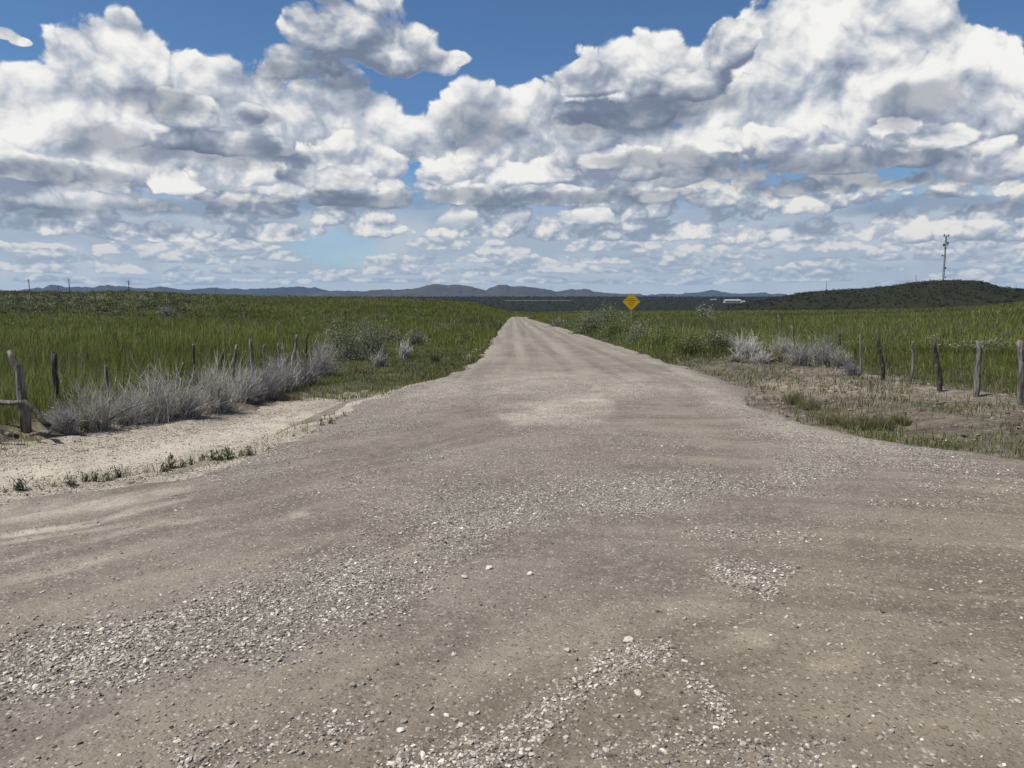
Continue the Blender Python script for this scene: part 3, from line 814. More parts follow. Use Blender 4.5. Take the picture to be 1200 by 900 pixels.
def leaf_mesh(rng, w, h, leaves, size, cols, clumps=14, flat=0.0):
    """leaf faces gathered in clumps through a low dome"""
    u = rng.normal(0, 1, (clumps, 3)); u /= np.linalg.norm(u, axis=1, keepdims=True); u[:, 2] = np.abs(u[:, 2])
    cc = u * rng.uniform(0.35, 0.85, (clumps, 1)) * np.array([w / 2, w / 2, h]); cr = rng.uniform(0.18, 0.36, clumps) * min(w, h * 1.3)
    k = rng.integers(0, clumps, leaves)
    q = rng.normal(0, 0.55, (leaves, 3)); c = cc[k] + q * cr[k][:, None]
    c[:, 2] = np.clip(c[:, 2], 0.02, None)
    a = rng.uniform(0, 2 * math.pi, leaves); tilt = rng.uniform(-0.3, 1.0, leaves)
    d1 = np.stack([np.cos(a) * np.sqrt(1 - np.clip(tilt, -1, 1) ** 2), np.sin(a) * np.sqrt(1 - np.clip(tilt, -1, 1) ** 2), tilt], 1)
    d2 = np.cross(d1, rng.normal(0, 1, (leaves, 3))); d2 /= np.linalg.norm(d2, axis=1, keepdims=True) + 1e-9
    L = size * rng.uniform(0.6, 1.4, (leaves, 1))
    v = np.stack([c, c + d1 * L * 0.5 + d2 * L * 0.26, c + d1 * L, c + d1 * L * 0.5 - d2 * L * 0.26], 1).reshape(-1, 3)
    i = np.arange(leaves) * 4
    f = np.stack([i, i + 1, i + 2, i + 3], 1)
    cl = np.array(cols); cv = cl[rng.integers(0, len(cl), clumps)][k] * rng.uniform(0.7, 1.35, (leaves, 1))
    return v, f, np.repeat(cv, 4, 0)

GREYWOOD = [(0.52, 0.49, 0.445), (0.40, 0.375, 0.34), (0.62, 0.59, 0.54), (0.27, 0.245, 0.22)]
BROWNWOOD = [(0.20, 0.18, 0.15), (0.14, 0.125, 0.10), (0.28, 0.26, 0.23)]
SAGE = [(0.20, 0.205, 0.13), (0.155, 0.17, 0.10), (0.25, 0.245, 0.17)]
WILLOW = [(0.13, 0.165, 0.05), (0.10, 0.13, 0.04), (0.17, 0.19, 0.08)]

def plant(name, px, py, label, cat, group, kind, w_px, h_px, seed, dist=None, **kw):
    """a shrub rooted where the photo pixel meets the ground, sized from the photo at that range"""
    if dist is None: p = to_ground(px, py)
    else:
        q = at_dist(px, py, dist); p = Vector((q.x, q.y, gz(q.x, q.y)))
    rng = np.random.default_rng(seed); dd = p.y
    w, h = w_px / FPX * dd, h_px / FPX * dd
    if dist is not None: h = max(h, at_dist(px, py - h_px, dist).z - p.z)
    if kind == 'dead':
        v, f, c = twig_mesh(rng, w, h, kw.get('stems', 190), max(0.0055, dd * 0.00042), kw.get('cols', GREYWOOD), kw.get('spread', 1.0), kw.get('upright', 0.5))
        o = mesh_np(name, v, [f], M_TWIG, cols=c)
    else:
        ls = max(0.045, dd * 0.0021) * kw.get('leaf', 1.0)
        v, f, c = leaf_mesh(rng, w, h * 0.92, int(min(9000, max(1200, 3.2 * w * h / (0.26 * ls * ls)))), ls, kw.get('cols', SAGE), kw.get('clumps', 30))
        o = mesh_np(name, v, [f], M_LEAF, cols=c, smooth=False)
        v, f, c = twig_mesh(rng, w * 0.9, h * 0.98, kw.get('stems', 22), max(0.006, dd * 0.0004), kw.get('twigs', BROWNWOOD), 0.9)
        mesh_np('branches', v, [f], M_TWIG, cols=c, parent=o)
    o.location = p; o.rotation_euler = (0, 0, rng.uniform(0, 6.28))
    tag(o, label, cat, group)
    return o

tall_grass(); short_turf()

G1 = 'bare grey shrubs along the left fence'
for k, (px, py, wp, hp, lab) in enumerate((
        (78, 506, 46, 48, 'bare grey shrub at the foot of the second left fence post'),
        (112, 503, 58, 58, 'bare grey shrub with long pale stems, just right of the second left fence post'),
        (150, 499, 66, 62, 'widest bare grey shrub, leaning right over the pale gravel track'),
        (188, 494, 62, 64, 'bare grey shrub at the middle of the left row, below the horizon shrub'),
        (222, 488, 58, 62, 'bare grey shrub in front of the thin dark fence post'),
        (254, 480, 56, 60, 'tall whitish grey shrub just right of the thin dark fence post'),
        (284, 471, 54, 52, 'bare grey shrub below the tilted stub of fence post'),
        (310, 465, 50, 50, 'purplish grey shrub with the green strip of turf at its foot'),
        (334, 459, 48, 46, 'dense purplish grey shrub, second from the far end of the left row'),
        (358, 453, 44, 44, 'bare grey shrub at the far end of the left row, casting a dark edge'),
        (376, 444, 40, 40, 'thin grey shrub behind the far end of the left row'))):
    wp, hp = wp * (0.80, 1.0, 0.92, 0.85, 1.0, 0.8, 0.95)[k % 7], hp * (0.85, 1.2, 0.95, 1.25, 0.85, 1.2, 1.0)[k % 7]
    cols = GREYWOOD + ([(0.46, 0.40, 0.28)] if k % 2 else []) if k < 6 else [(0.38, 0.35, 0.33), (0.28, 0.26, 0.245), (0.49, 0.46, 0.43), (0.21, 0.19, 0.17)]
    plant('dead_shrub', px, py, lab, 'shrub', G1, 'dead', wp, hp, 300 + k, stems=240, cols=cols, spread=1.15, upright=0.35)
G2 = 'shrubs on the left verge'
plant('sagebrush', 404, 424, 'tall mixed grey and dark shrub standing above the left verge', 'shrub', G2, 'leaf', 50, 52, 330, leaves=1100, cols=SAGE + [(0.06, 0.07, 0.04)])
plant('sagebrush', 432, 416, 'loose pale green shrub behind the tall grey shrub of the left verge', 'shrub', G2, 'leaf', 46, 40, 331, leaves=700)
plant('dead_shrub', 445, 429, 'small round grey brown shrub with a dark base on the left verge', 'shrub', G2, 'dead', 26, 20, 332, stems=150)
plant('dead_shrub', 473, 420, 'small upright grey shrub farther along the left verge', 'shrub', G2, 'dead', 16, 24, 333, stems=90)
plant('dead_shrub', 421, 438, 'flat brown grey shrub low in the left verge turf', 'shrub', G2, 'dead', 22, 12, 334, stems=90, cols=DRY)
plant('dead_shrub', 510, 425, 'low dull shrub near the road edge of the left verge', 'shrub', G2, 'dead', 18, 13, 335, stems=80, cols=[(0.17, 0.16, 0.10)])
plant('sagebrush', 195, 378, 'lone pale grey round shrub out in the left green field', 'shrub', 'lone shrubs in the fields', 'leaf', 26, 14, 336, dist=70, leaves=900, cols=[(0.24, 0.235, 0.19), (0.19, 0.19, 0.15)])
plant('sagebrush', 825, 370, 'pale grey bush rising above the right field below the white buildings', 'shrub', 'lone shrubs in the fields', 'leaf', 21, 16, 337, dist=112, leaves=700, cols=[(0.25, 0.25, 0.19), (0.19, 0.20, 0.13)])
G3 = 'grey shrubs along the right fence'
for k, (px, py, wp, hp, lab, cl) in enumerate((
        (872, 419, 46, 32, 'broad pale grey shrub nearest the road on the right', GREYWOOD),
        (906, 424, 26, 14, 'low straw coloured clump between two right grey shrubs', DRY),
        (938, 428, 44, 34, 'large purplish grey shrub before the right fence', GREYWOOD),
        (964, 428, 34, 36, 'tall purplish grey shrub leaning on the farthest right fence post', GREYWOOD),
        (984, 432, 26, 28, 'whitish stemmed shrub beside the farthest right fence post', [(0.40, 0.37, 0.31), (0.3, 0.28, 0.23)]),
        (999, 440, 24, 19, 'small dark grey dome shaped shrub on the right', [(0.22, 0.2, 0.2), (0.3, 0.28, 0.28)]),
        (892, 426, 32, 17, 'low grey shrub tucked right behind the straw coloured clump', GREYWOOD),
        (914, 417, 40, 26, 'grey brown shrub filling the gap left of the large purplish one', [(0.36, 0.33, 0.29), (0.27, 0.25, 0.21)]),
        (848, 411, 32, 22, 'small grey shrub left of the broad pale grey one', GREYWOOD),
        (862, 425, 26, 12, 'small pale straw clump at the foot of the broad grey shrub', [(0.36, 0.34, 0.27)]))):
    plant('dead_shrub', px, py, lab, 'shrub', G3, 'dead', wp, hp, 350 + k, stems=180, cols=cl)
G4 = 'green bushes beside the road on the right'
for k, (px, py, wp, hp, lab, cl) in enumerate((
        (690, 391, 44, 30, 'round grey green bush at the right edge of the road, left of the sign', SAGE + WILLOW),
        (722, 396, 34, 28, 'bright green bush between the round bush and the sign', WILLOW),
        (712, 388, 50, 32, 'tall green bush behind the round roadside bush', WILLOW + SAGE),
        (657, 383, 24, 12, 'low grey green bush where the road narrows', SAGE),
        (752, 403, 40, 28, 'olive bush in front of the sign post', WILLOW + SAGE),
        (775, 409, 34, 32, 'green clump just right of the sign', WILLOW),
        (806, 416, 40, 34, 'olive and straw clump at the bend of the right road edge', WILLOW + [(0.2, 0.18, 0.09)]),
        (838, 414, 36, 36, 'grey green clump left of the broad pale shrub', SAGE + WILLOW))):
    plant('roadside_bush', px, py, lab, 'bush', G4, 'leaf', wp, hp, 370 + k, leaves=1000, cols=cl, leaf=0.9)

G7 = 'grey green bushes along the left road edge'
for k, (px, py, wp, hp, lab, cl) in enumerate((
        (486, 404, 30, 20, 'pale sage bush just beyond the small upright grey shrub on the left', SAGE),
        (520, 396, 28, 16, 'low sage bush halfway between the left shrubs and the road narrowing', SAGE + WILLOW),
        (548, 402, 22, 14, 'green bush close to the left road edge', WILLOW),
        (566, 388, 22, 13, 'farthest green bush at the left road edge', WILLOW + SAGE),
        (455, 402, 30, 22, 'straw and sage bush right of the loose pale green shrub', SAGE + [(0.28, 0.24, 0.14)]))):
    plant('roadside_bush', px, py, lab, 'bush', G7, 'leaf', wp, hp, 390 + k, cols=cl, leaf=0.9)

# ---------------------------------------------------------------- weeds and tufts
def weed_mesh(rng, w, h, stalks, cols):
    V_, F_, C_ = [], [], []
    nv = 0
    v, f, c = twig_mesh(rng, w, h, stalks, 0.004, cols, 0.8, 0.2); V_.append(v); F_.append(f); C_.append(c); nv += len(v)
    n = stalks * 12
    k = rng.integers(0, stalks, n)
    c0 = np.stack([rng.normal(0, w * 0.25, n), rng.normal(0, w * 0.25, n), rng.uniform(0.05, 0.95, n) * h], 1)
    a = rng.uniform(0, 6.28, n); d = np.stack([np.cos(a) * 0.7, np.sin(a) * 0.7, rng.uniform(0.2, 1.0, n)], 1)
    e = np.stack([-np.sin(a), np.cos(a), np.zeros(n)], 1); L = rng.uniform(0.25, 0.5, (n, 1)) * h * 0.7
    v = np.stack([c0, c0 + d * L * .5 + e * L * .13, c0 + d * L, c0 + d * L * .5 - e * L * .13], 1).reshape(-1, 3)
    i = np.arange(n) * 4 + nv
    cl = np.array(cols)
    return np.concatenate([V_[0], v]), [F_[0], np.stack([i, i + 1, i + 2, i + 3], 1)], np.concatenate([C_[0], np.repeat(cl[rng.integers(0, len(cl), n)] * rng.uniform(.7, 1.3, (n, 1)), 4, 0)])

WEEDS = [(6, 580, 8, 9), (23, 578, 13, 18), (64, 574, 9, 8), (83, 571, 12, 13), (101, 568, 9, 12), (112, 568, 8, 16), (127, 565, 13, 11), (138, 563, 10, 15), (150, 560, 7, 7),
         (172, 556, 8, 7), (193, 555, 12, 13), (201, 551, 7, 18), (215, 550, 11, 10), (224, 549, 6, 14), (238, 547, 8, 15), (250, 546, 8, 18), (257, 544, 12, 15), (268, 542, 12, 17),
         (283, 539, 9, 11), (292, 537, 10, 13), (316, 530, 6, 7), (344, 514, 5, 6), (377, 503, 8, 12), (388, 501, 9, 11), (404, 492, 8, 10), (396, 495, 6, 7)]
weed_kinds = ['narrow', 'bushy', 'spreading', 'upright']
for k, (px, py, wp, hp) in enumerate(WEEDS):
    p = to_ground(px, py); rng = np.random.default_rng(500 + k); dd = p.y
    v, f, c = weed_mesh(rng, wp / FPX * dd, hp / FPX * dd, 7 if wp < 9 else 12, [(0.055, 0.075, 0.028), (0.075, 0.095, 0.035), (0.045, 0.06, 0.025)])
    o = mesh_np('weed', v, f, M_LEAF, cols=c, smooth=False); o.location = p
    tag(o, None, 'weed', 'green weeds between the road and the pale track')
    o['_px'] = px
# each weed is told apart by its size and its place in the row
_w = sorted([o for o in COL.objects if o.name.startswith('weed')], key=lambda o: o['_px'])
ORD = ['first', 'second', 'third', 'fourth', 'fifth', 'sixth', 'seventh', 'eighth', 'ninth', 'tenth', 'eleventh', 'twelfth', 'thirteenth']
for k, o in enumerate(_w):
    size = 'tall' if o.dimensions.z > 0.13 else 'short'
    if k < 13: o['label'] = f'{size} dark green weed, {ORD[k]} from the left of the row beside the pale track'
    else: o['label'] = f'{size} dark green weed, {ORD[len(_w) - 1 - k]} from the far right of the row beside the pale track'
    del o['_px']

G5 = 'dry grass tufts on the right verge'
for k, (px, py, wp, hp, lab) in enumerate((
        (930, 474, 26, 20, 'green brown grass tuft nearest the road on the right verge'), (948, 480, 26, 18, 'olive grass tuft touching the one nearest the road'),
        (975, 498, 30, 18, 'low brown grass tuft at the left of the wide patch on bare soil'), (1003, 503, 32, 22, 'olive brown grass tuft in the middle of the wide patch'),
        (1030, 504, 34, 24, 'tallest olive grass tuft of the wide patch on bare soil'), (1054, 498, 26, 16, 'sparse brown grass tuft at the right of the wide patch'))):
    p = to_ground(px, py); rng = np.random.default_rng(600 + k); dd = p.y; w, h = wp / FPX * dd, hp / FPX * dd; n = 260
    a = rng.uniform(0, 6.28, n); rad = np.sqrt(rng.uniform(0, 1, n)) * w * 0.42
    _keep = RNG; RNG = rng
    o = blades(rad * np.cos(a) * 1.1, rad * np.sin(a) * 1.1, np.zeros(n), h * rng.uniform(0.4, 1.1, n), np.full(n, 0.008), rng.uniform(0.1, 0.8, n), rng.uniform(-1, 1, n),
               pick([(0.15, 0.15, 0.065), (0.22, 0.185, 0.11), (0.115, 0.125, 0.045), (0.28, 0.24, 0.15)], n), 'grass_tuft', M_GRASS)
    RNG = _keep
    o.location = p; tag(o, lab, 'grass tuft', G5)

# ---------------------------------------------------------------- scrub far off: reads as one mass
def scrub(name, x, y, z, size, cols, per, mat=M_LEAF, leaf=(0.25, 0.55)):
    n = len(x); rng = RNG
    c = np.stack([x, y, z], 1)[:, None, :] + rng.normal(0, 0.33, (n, per, 3)) * size[:, None, None] * np.array([1, 1, 0.55]) + np.array([0, 0, 0.3]) * size[:, None, None]
    c = c.reshape(-1, 3); m = len(c)
    a = rng.uniform(0, 6.28, m); t = rng.uniform(-0.2, 0.9, m); q = np.sqrt(1 - t * t)
    d1 = np.stack([np.cos(a) * q, np.sin(a) * q, t], 1); d2 = np.cross(d1, rng.normal(0, 1, (m, 3))); d2 /= np.linalg.norm(d2, axis=1, keepdims=True) + 1e-9
    L = np.repeat(size, per)[:, None] * rng.uniform(leaf[0], leaf[1], (m, 1))
    v = np.stack([c - d1 * L * .5, c + d2 * L * .4, c + d1 * L * .5, c - d2 * L * .4], 1).reshape(-1, 3)
    i = np.arange(m) * 4
    cl = np.array(cols); cv = np.repeat(cl[rng.integers(0, len(cl), n)] * rng.uniform(.7, 1.3, (n, 1)), per, 0)
    o = mesh_np(name, v, [np.stack([i, i + 1, i + 2, i + 3], 1)], mat, cols=np.repeat(cv, 4, 0), smooth=False)
    tag(o, kind='stuff')
    return o

N = 2600
r = np.exp(RNG.uniform(math.log(75), math.log(330), N)); az = RNG.uniform(-0.72, -0.10, N)
x, y = r * np.sin(az), r * np.cos(az)
k = RNG.uniform(0, 1, N) < np.where(az < -0.40, 1.0, np.where(az < -0.34, 0.5, 0.13 + 0.3 * (fbm(x * 0.02, y * 0.02, 231, 2) > 0.1)))
x, y, r = x[k], y[k], r[k]
scrub('sagebrush_scrub', x, y, ground_z(x, y), RNG.uniform(0.4, 1.0, len(x)) * (0.6 + r / 350), [(0.105, 0.105, 0.065), (0.09, 0.097, 0.05), (0.13, 0.125, 0.085), (0.055, 0.062, 0.033)], 60, leaf=(0.14, 0.32))
N = 2400
r = np.exp(RNG.uniform(math.log(24), math.log(240), N)); az = RNG.uniform(-0.70, 0.70, N)
x, y = r * np.sin(az), r * np.cos(az)
k = ((x < -7.5) | (x > 10) | ((road_sd(x, y) > 0.6) & (y > 42))) & (fbm(x * 0.04, y * 0.04, 235, 2) > -0.02)
x, y, r = x[k], y[k], r[k]
scrub('field_scrub', x, y, ground_z(x, y) + 0.06, RNG.uniform(0.35, 0.85, len(x)) * (0.8 + r / 300), [(0.16, 0.17, 0.095), (0.13, 0.145, 0.07), (0.19, 0.185, 0.12), (0.10, 0.12, 0.045)], 70, leaf=(0.07, 0.17))
N = 7000
r = np.exp(RNG.uniform(math.log(560), math.log(5200), N)); az = RNG.uniform(-0.70, 0.70, N)
x, y = r * np.sin(az), r * np.cos(az)
scrub('cloud_shaded_scrub', x, y, ground_z(x, y), RNG.uniform(1.2, 2.2, N) * (0.4 + r / 900), [(0.016, 0.021, 0.016), (0.024, 0.028, 0.02), (0.012, 0.016, 0.013)], 5)  # scrub tinted near black: the plain's cloud shadow is in its colour
from mathutils.bvhtree import BVHTree
_h = bpy.data.objects['hill'].data
_t = BVHTree.FromPolygons([v.co[:] for v in _h.vertices], [p.vertices[:] for p in _h.polygons])
pts = []
while len(pts) < 6000:
    a_, r_ = RNG.uniform(0.28, 0.75), RNG.uniform(650, 1000)
    hit = _t.ray_cast(Vector((r_ * math.sin(a_), r_ * math.cos(a_), 300)), Vector((0, 0, -1)))
    if hit[0] is not None: pts.append(hit[0][:])
pts = np.array(pts)
scrub('hill_scrub', pts[:, 0], pts[:, 1], pts[:, 2] - 0.2, RNG.uniform(1.0, 2.6, len(pts)), [(0.010, 0.013, 0.008), (0.014, 0.017, 0.010), (0.008, 0.011, 0.007), (0.035, 0.035, 0.022)], 9)  # scrub colours include the same painted cloud shade as the hill

# ---------------------------------------------------------------- loose stones
def ico():
    bm = bmesh.new(); bmesh.ops.create_icosphere(bm, subdivisions=1, radius=1.0)
    v = np.array([q.co[:] for q in bm.verts]); f = np.array([[q.index for q in p.verts] for p in bm.faces]); bm.free()
    return v, f
ICO_V, ICO_F = ico()
STONE_COLS = [(0.47, 0.43, 0.36), (0.36, 0.325, 0.27), (0.27, 0.24, 0.20), (0.19, 0.168, 0.14), (0.10, 0.088, 0.075), (0.62, 0.58, 0.50)]
def stones(x, y, z, s, name, cols, jitter=0.24):
    n = len(x); nv = len(ICO_V)
    v = ICO_V[None] * (1 + RNG.normal(0, jitter, (n, nv, 1)))
    sc = np.stack([RNG.uniform(0.75, 1.35, n), RNG.uniform(0.75, 1.35, n), RNG.uniform(0.45, 0.85, n)], 1) * s[:, None]
    v = v * sc[:, None, :]
    a = RNG.uniform(0, 6.28, n); c, q = np.cos(a)[:, None], np.sin(a)[:, None]
    vx = v[..., 0] * c - v[..., 1] * q; vy = v[..., 0] * q + v[..., 1] * c
    tx = RNG.normal(0, 0.3, (n, 1)); vz = v[..., 2] + vx * tx
    vv = np.stack([vx + x[:, None], vy + y[:, None], vz + z[:, None] + s[:, None] * 0.18], -1).reshape(-1, 3)
    f = (ICO_F[None] + (np.arange(n) * nv)[:, None, None]).reshape(-1, 3)
    return mesh_np(name, vv, [f], M_STONE, cols=np.repeat(cols, nv, 0), smooth=False)

def loose_gravel():
    N = 560000
    px = RNG.uniform(-120, 1320, N); py = 425 + (560) * RNG.uniform(0, 1, N) ** 1.0
    # range and azimuth of the pick, then plain ground positions
    c, s = math.cos(PITCH), math.sin(PITCH)
    cx, cyy = (px - 600) / FPX, (450 - py) / FPX
    dx, dy, dz = cx, c + cyy * s, -s + cyy * c
    t = -EYE / dz
    for _ in range(6): t = (road_top(dx * t, dy * t) - EYE) / dz
    x, y = dx * t, dy * t
    rs, ts = road_sd(x, y), track_sd(x, y)
    z = road_top(x, y)
    ga = gravel_amount(x, y, z)
    on = rs < 0.0
    tr = (~on) & (ts < 0) & (x < 0) & (y < 17)
    px2, py2, _ = project(x, y, z)
    lane = stroke(px2, py2, [(0, 560, 14), (150, 535, 14), (300, 505, 12), (420, 474, 8)])
    near = sst(py, 425, 470)
    p = np.where(on, ga * ga * 0.60 + 0.006, np.where(tr, 0.55 * (1 - 0.7 * lane), 0.012 * (y < 22) * (rs < 5) + 0.22 * np.exp(-np.clip(rs, 0, 9) / 0.22) * (y < 30))) * near
    k = RNG.uniform(0, 1, N) < p
    x, y, on, tr, ga = x[k], y[k], on[k], tr[k], ga[k]
    n = len(x)
    z = np.where(on, road_top(x, y) + 0.012 * ga * (y < 30), np.where(tr, track_top(x, y), ground_z(x, y)))
    d = np.hypot(x, y)
    s = np.clip(np.exp(RNG.normal(math.log(0.0050), 0.45, n)), 0.0026, 0.0115)
    s = np.maximum(s, d * 0.00060)
    cols = np.where((ga > 0.35)[:, None] | tr[:, None], pick(STONE_COLS, n, [0.17, 0.28, 0.29, 0.18, 0.05, 0.03]), pick(STONE_COLS, n, [0.09, 0.20, 0.36, 0.28, 0.06, 0.01]))
    warm = tr[:, None]
    cols = np.where(warm, cols * np.array([[1.05, 0.97, 0.82]]), cols)
    o = stones(x, y, z, s, 'loose_gravel', np.clip(cols, 0.03, 0.72)); tag(o, kind='stuff')
loose_gravel()

def clods():
    N = 5200
    x = RNG.uniform(3.9, 9.5, N); y = RNG.uniform(6, 24, N)
    k = (road_sd(x, y) > 0.05) & (fbm(x * 1.6, y * 1.6, 241, 3) > 0.02)
    x, y = x[k], y[k]; n = len(x)
    s = np.exp(RNG.normal(math.log(0.016), 0.5, n))
    o = stones(x, y, ground_z(x, y), np.clip(s, 0.006, 0.045), 'soil_clods', pick([(0.16, 0.13, 0.10), (0.11, 0.09, 0.07), (0.21, 0.175, 0.14)], n)); tag(o, kind='stuff')
clods()

G6 = 'larger loose stones on the road'
for k, (px, py, wp, lab) in enumerate((
        (573, 678, 8, 'white stone left of the pair in the middle of the road'), (621, 684, 8, 'white stone right of the pair in the middle of the road'),
        (544, 689, 7, 'cream stone at the tip of the gravel band, with a dark shadow'), (413, 818, 9, 'dark sided stone alone on the brown dirt left of centre'),
        (470, 872, 9, 'round white stone at the bottom of the picture'), (747, 833, 10, 'flat cream stone below the small gravel patch'),
        (45, 820, 11, 'biggest white stone at the lower left of the gravel band'), (14, 814, 9, 'white stone next to the left edge of the picture'),
        (88, 832, 7, 'grey stone just right of the biggest white stone'), (736, 765, 12, 'pale flat stone on top of the small gravel patch'), (664, 777, 8, 'cream stone at the left end of the small gravel patch'))):
    p = to_ground(px, py); z = float(road_top(np.array([p.x]), np.array([p.y]))[0]); dd = p.y
    bm = bmesh.new(); bmesh.ops.create_icosphere(bm, subdivisions=2, radius=1.0)
    rng = np.random.default_rng(700 + k); pl = [(Vector(rng.normal(0, 1, 3)).normalized(), rng.uniform(0.55, 0.85)) for _ in range(9)]
    for v in bm.verts:                                   # chip flat facets off a ball
        for nrm, dd_ in pl:
            q = v.co.dot(nrm)
            if q > dd_: v.co -= nrm * (q - dd_)
        v.co *= 1 + rng.normal(0, 0.02)
    s = wp / FPX * dd * 0.62
    for v in bm.verts: v.co = Vector((v.co.x * s, v.co.y * s * 0.9, v.co.z * s * 0.68))
    me = bpy.data.meshes.new('stone'); bm.to_mesh(me); bm.free()
    a = me.color_attributes.new('tint', 'FLOAT_COLOR', 'POINT'); cc = (0.55, 0.52, 0.45, 1) if 'white' in lab else (0.47, 0.43, 0.36, 1) if 'cream' in lab or 'pale' in lab else (0.28, 0.25, 0.21, 1)
    a.data.foreach_set('color', np.tile(cc, len(me.vertices)).astype(np.float32))
    me.materials.append(M_STONE)
    o = bpy.data.objects.new('stone', me); COL.objects.link(o); o.location = (p.x, p.y, z + s * 0.3); o.rotation_euler = (0, 0, rng.uniform(0, 6))
    tag(o, lab, 'stone', G6)
# ---------------------------------------------------------------- built things
def bm_obj(name, bm, mat, parent=None, smooth=False, loc=None):
    me = bpy.data.meshes.new(name); bmesh.ops.recalc_face_normals(bm, faces=bm.faces[:]); bm.to_mesh(me); bm.free()
    if smooth: me.polygons.foreach_set('use_smooth', [True] * len(me.polygons))
    me.materials.append(mat)
    o = bpy.data.objects.new(name, me); COL.objects.link(o)
    if parent: o.parent = parent
    if loc is not None: o.location = loc
    return o
def empty(name, loc, label, cat, group=None, rz=0.0):
    o = bpy.data.objects.new(name, None); COL.objects.link(o); o.location = loc; o.rotation_euler = (0, 0, rz)
    tag(o, label, cat, group); return o
def box(bm, cx, cy, cz, sx, sy, sz, rot=None):
    m = Matrix.Translation((cx, cy, cz)) @ (rot or Matrix()) @ Matrix.Diagonal((sx, sy, sz, 1))
    bmesh.ops.create_cube(bm, size=1.0, matrix=m)
def tube(bm, pts, rads, sides=8, cap=True, rng=None, rough=0.0):
    rings = []
    for i, (p, r) in enumerate(zip(pts, rads)):
        p = Vector(p); q = Vector(pts[min(i + 1, len(pts) - 1)]) - Vector(pts[max(i - 1, 0)])
        q.normalize(); u = q.cross(Vector((0.13, 1, 0.21))).normalized(); w = q.cross(u)
        ring = []
        for k in range(sides):
            a = 2 * math.pi * k / sides; rr = r * (1 + (rng.normal(0, rough) if rng is not None else 0))
            ring.append(bm.verts.new(p + u * (math.cos(a) * rr) + w * (math.sin(a) * rr)))
        rings.append(ring)
    for a, b in zip(rings[:-1], rings[1:]):
        for k in range(sides): bm.faces.new((a[k], a[(k + 1) % sides], b[(k + 1) % sides], b[k]))
    if cap: bm.faces.new(rings[0][::-1]); bm.faces.new(rings[-1])

def mat_wood(name, lo, hi):
    m, g, b = material(name, 0.9)
    p = objco(g)
    q = g.n.new('ShaderNodeVectorMath'); q.operation = 'MULTIPLY'; g.l.new(p.s, q.inputs[0]); q.inputs[1].default_value = (38, 38, 3.5)
    n = g.noise(V(g, q.outputs[0]), 1.0, 4.0, 0.6, dims='3D'); n2 = g.noise(p, 9.0, 3.0, 0.6, dims='3D')
    c = g.mix(g.sstep(n, 0.35, 0.65), lo, hi)
    c = g.mix(g.sstep(n2, 0.62, 0.70) * 0.7, c, (0.36, 0.35, 0.30))
    g.l.new(c.s, b.inputs['Base Color']); bump(g, b, n, 0.8, 0.012)
    return m
M_WOOD = mat_wood('weathered fence wood', (0.075, 0.065, 0.055), (0.24, 0.215, 0.19))
M_DARKWOOD = mat_wood('dark old wood', (0.028, 0.024, 0.02), (0.10, 0.085, 0.07))

def post_mesh(rng, h, r, lean, crook=0.03):
    bm = bmesh.new(); K = 9
    pts, rads = [], []
    ox = oy = 0.0
    for i in range(K):
        t = i / (K - 1)
        ox += rng.normal(0, crook * 0.35); oy += rng.normal(0, crook * 0.2)
        pts.append((lean * h * t + ox * min(1, t * 3), oy * min(1, t * 3), -0.25 + (h + 0.25) * t)); rads.append(0.76 * r * (1.1 - 0.28 * t) * rng.uniform(0.9, 1.1))
    tube(bm, pts, rads, 10, True, rng, 0.11)
    top = max(v.co.z for v in bm.verts)
    for v in bm.verts:                                   # split, uneven top
        if v.co.z > top - r * 1.2: v.co.z += rng.uniform(-0.7, 0.5) * r
    return bm

GL = 'old wooden posts of the left fence'; GR = 'old wooden posts of the right fence'
# px of foot, py of foot, px of top, py of top, radius, label, group, dark
POSTS = [(66, 484, 65, 413, 0.060, 'thick left fence post, second from the left edge of the picture', GL, 1),
         (124, 482, 124, 428, 0.035, 'left fence post almost hidden among the first bare shrubs', GL, 0),
         (196, 470, 214, 424, 0.028, 'short leaning stake inside the left row of bare shrubs', GL, 0),
         (228, 462, 230, 402, 0.032, 'thin dark left fence post standing clear above the shrubs', GL, 1),
         (245, 456, 250, 410, 0.045, 'crooked dark left fence post just right of the thin dark one', GL, 1),
         (270, 448, 276, 404, 0.045, 'pale left fence post with a bright slanted top', GL, 0),
         (297, 442, 292, 397, 0.060, 'tilted fat stub of left fence post with its top leaning left', GL, 0),
         (311, 437, 310, 404, 0.038, 'upright grey left fence post right of the tilted stub', GL, 0),
         (329, 433, 329, 402, 0.038, 'grey left fence post between the upright one and the leaning one', GL, 0),
         (343, 429, 348, 392, 0.045, 'pale left fence post leaning right near the far end', GL, 0),
         (359, 427, 359, 391, 0.038, 'farthest dark left fence post beside the tall mixed shrub', GL, 1),
         (1199, 474, 1196, 399, 0.055, 'right fence post at the right edge of the picture', GR, 0),
         (1146, 465, 1142, 400, 0.060, 'grey right fence post next to the right edge one', GR, 0),
         (1105, 459, 1098, 398, 0.058, 'crooked dark right fence post with a bright sawn top', GR, 1),
         (1069, 450, 1066, 400, 0.034, 'thin short right fence post between the crooked and the leaning ones', GR, 0),
         (1037, 446, 1027, 391, 0.052, 'right fence post leaning left, third of the thick ones', GR, 1),
         (1011, 436, 1009, 392, 0.030, 'thin right fence stake beside the small dark shrub', GR, 0),
         (988, 430, 985, 386, 0.048, 'farthest right fence post standing in the grey shrubs', GR, 1),
         (930, 418, 928, 382, 0.045, 'weathered post in the tall grass beyond the right fence shrubs', GR, 0)]
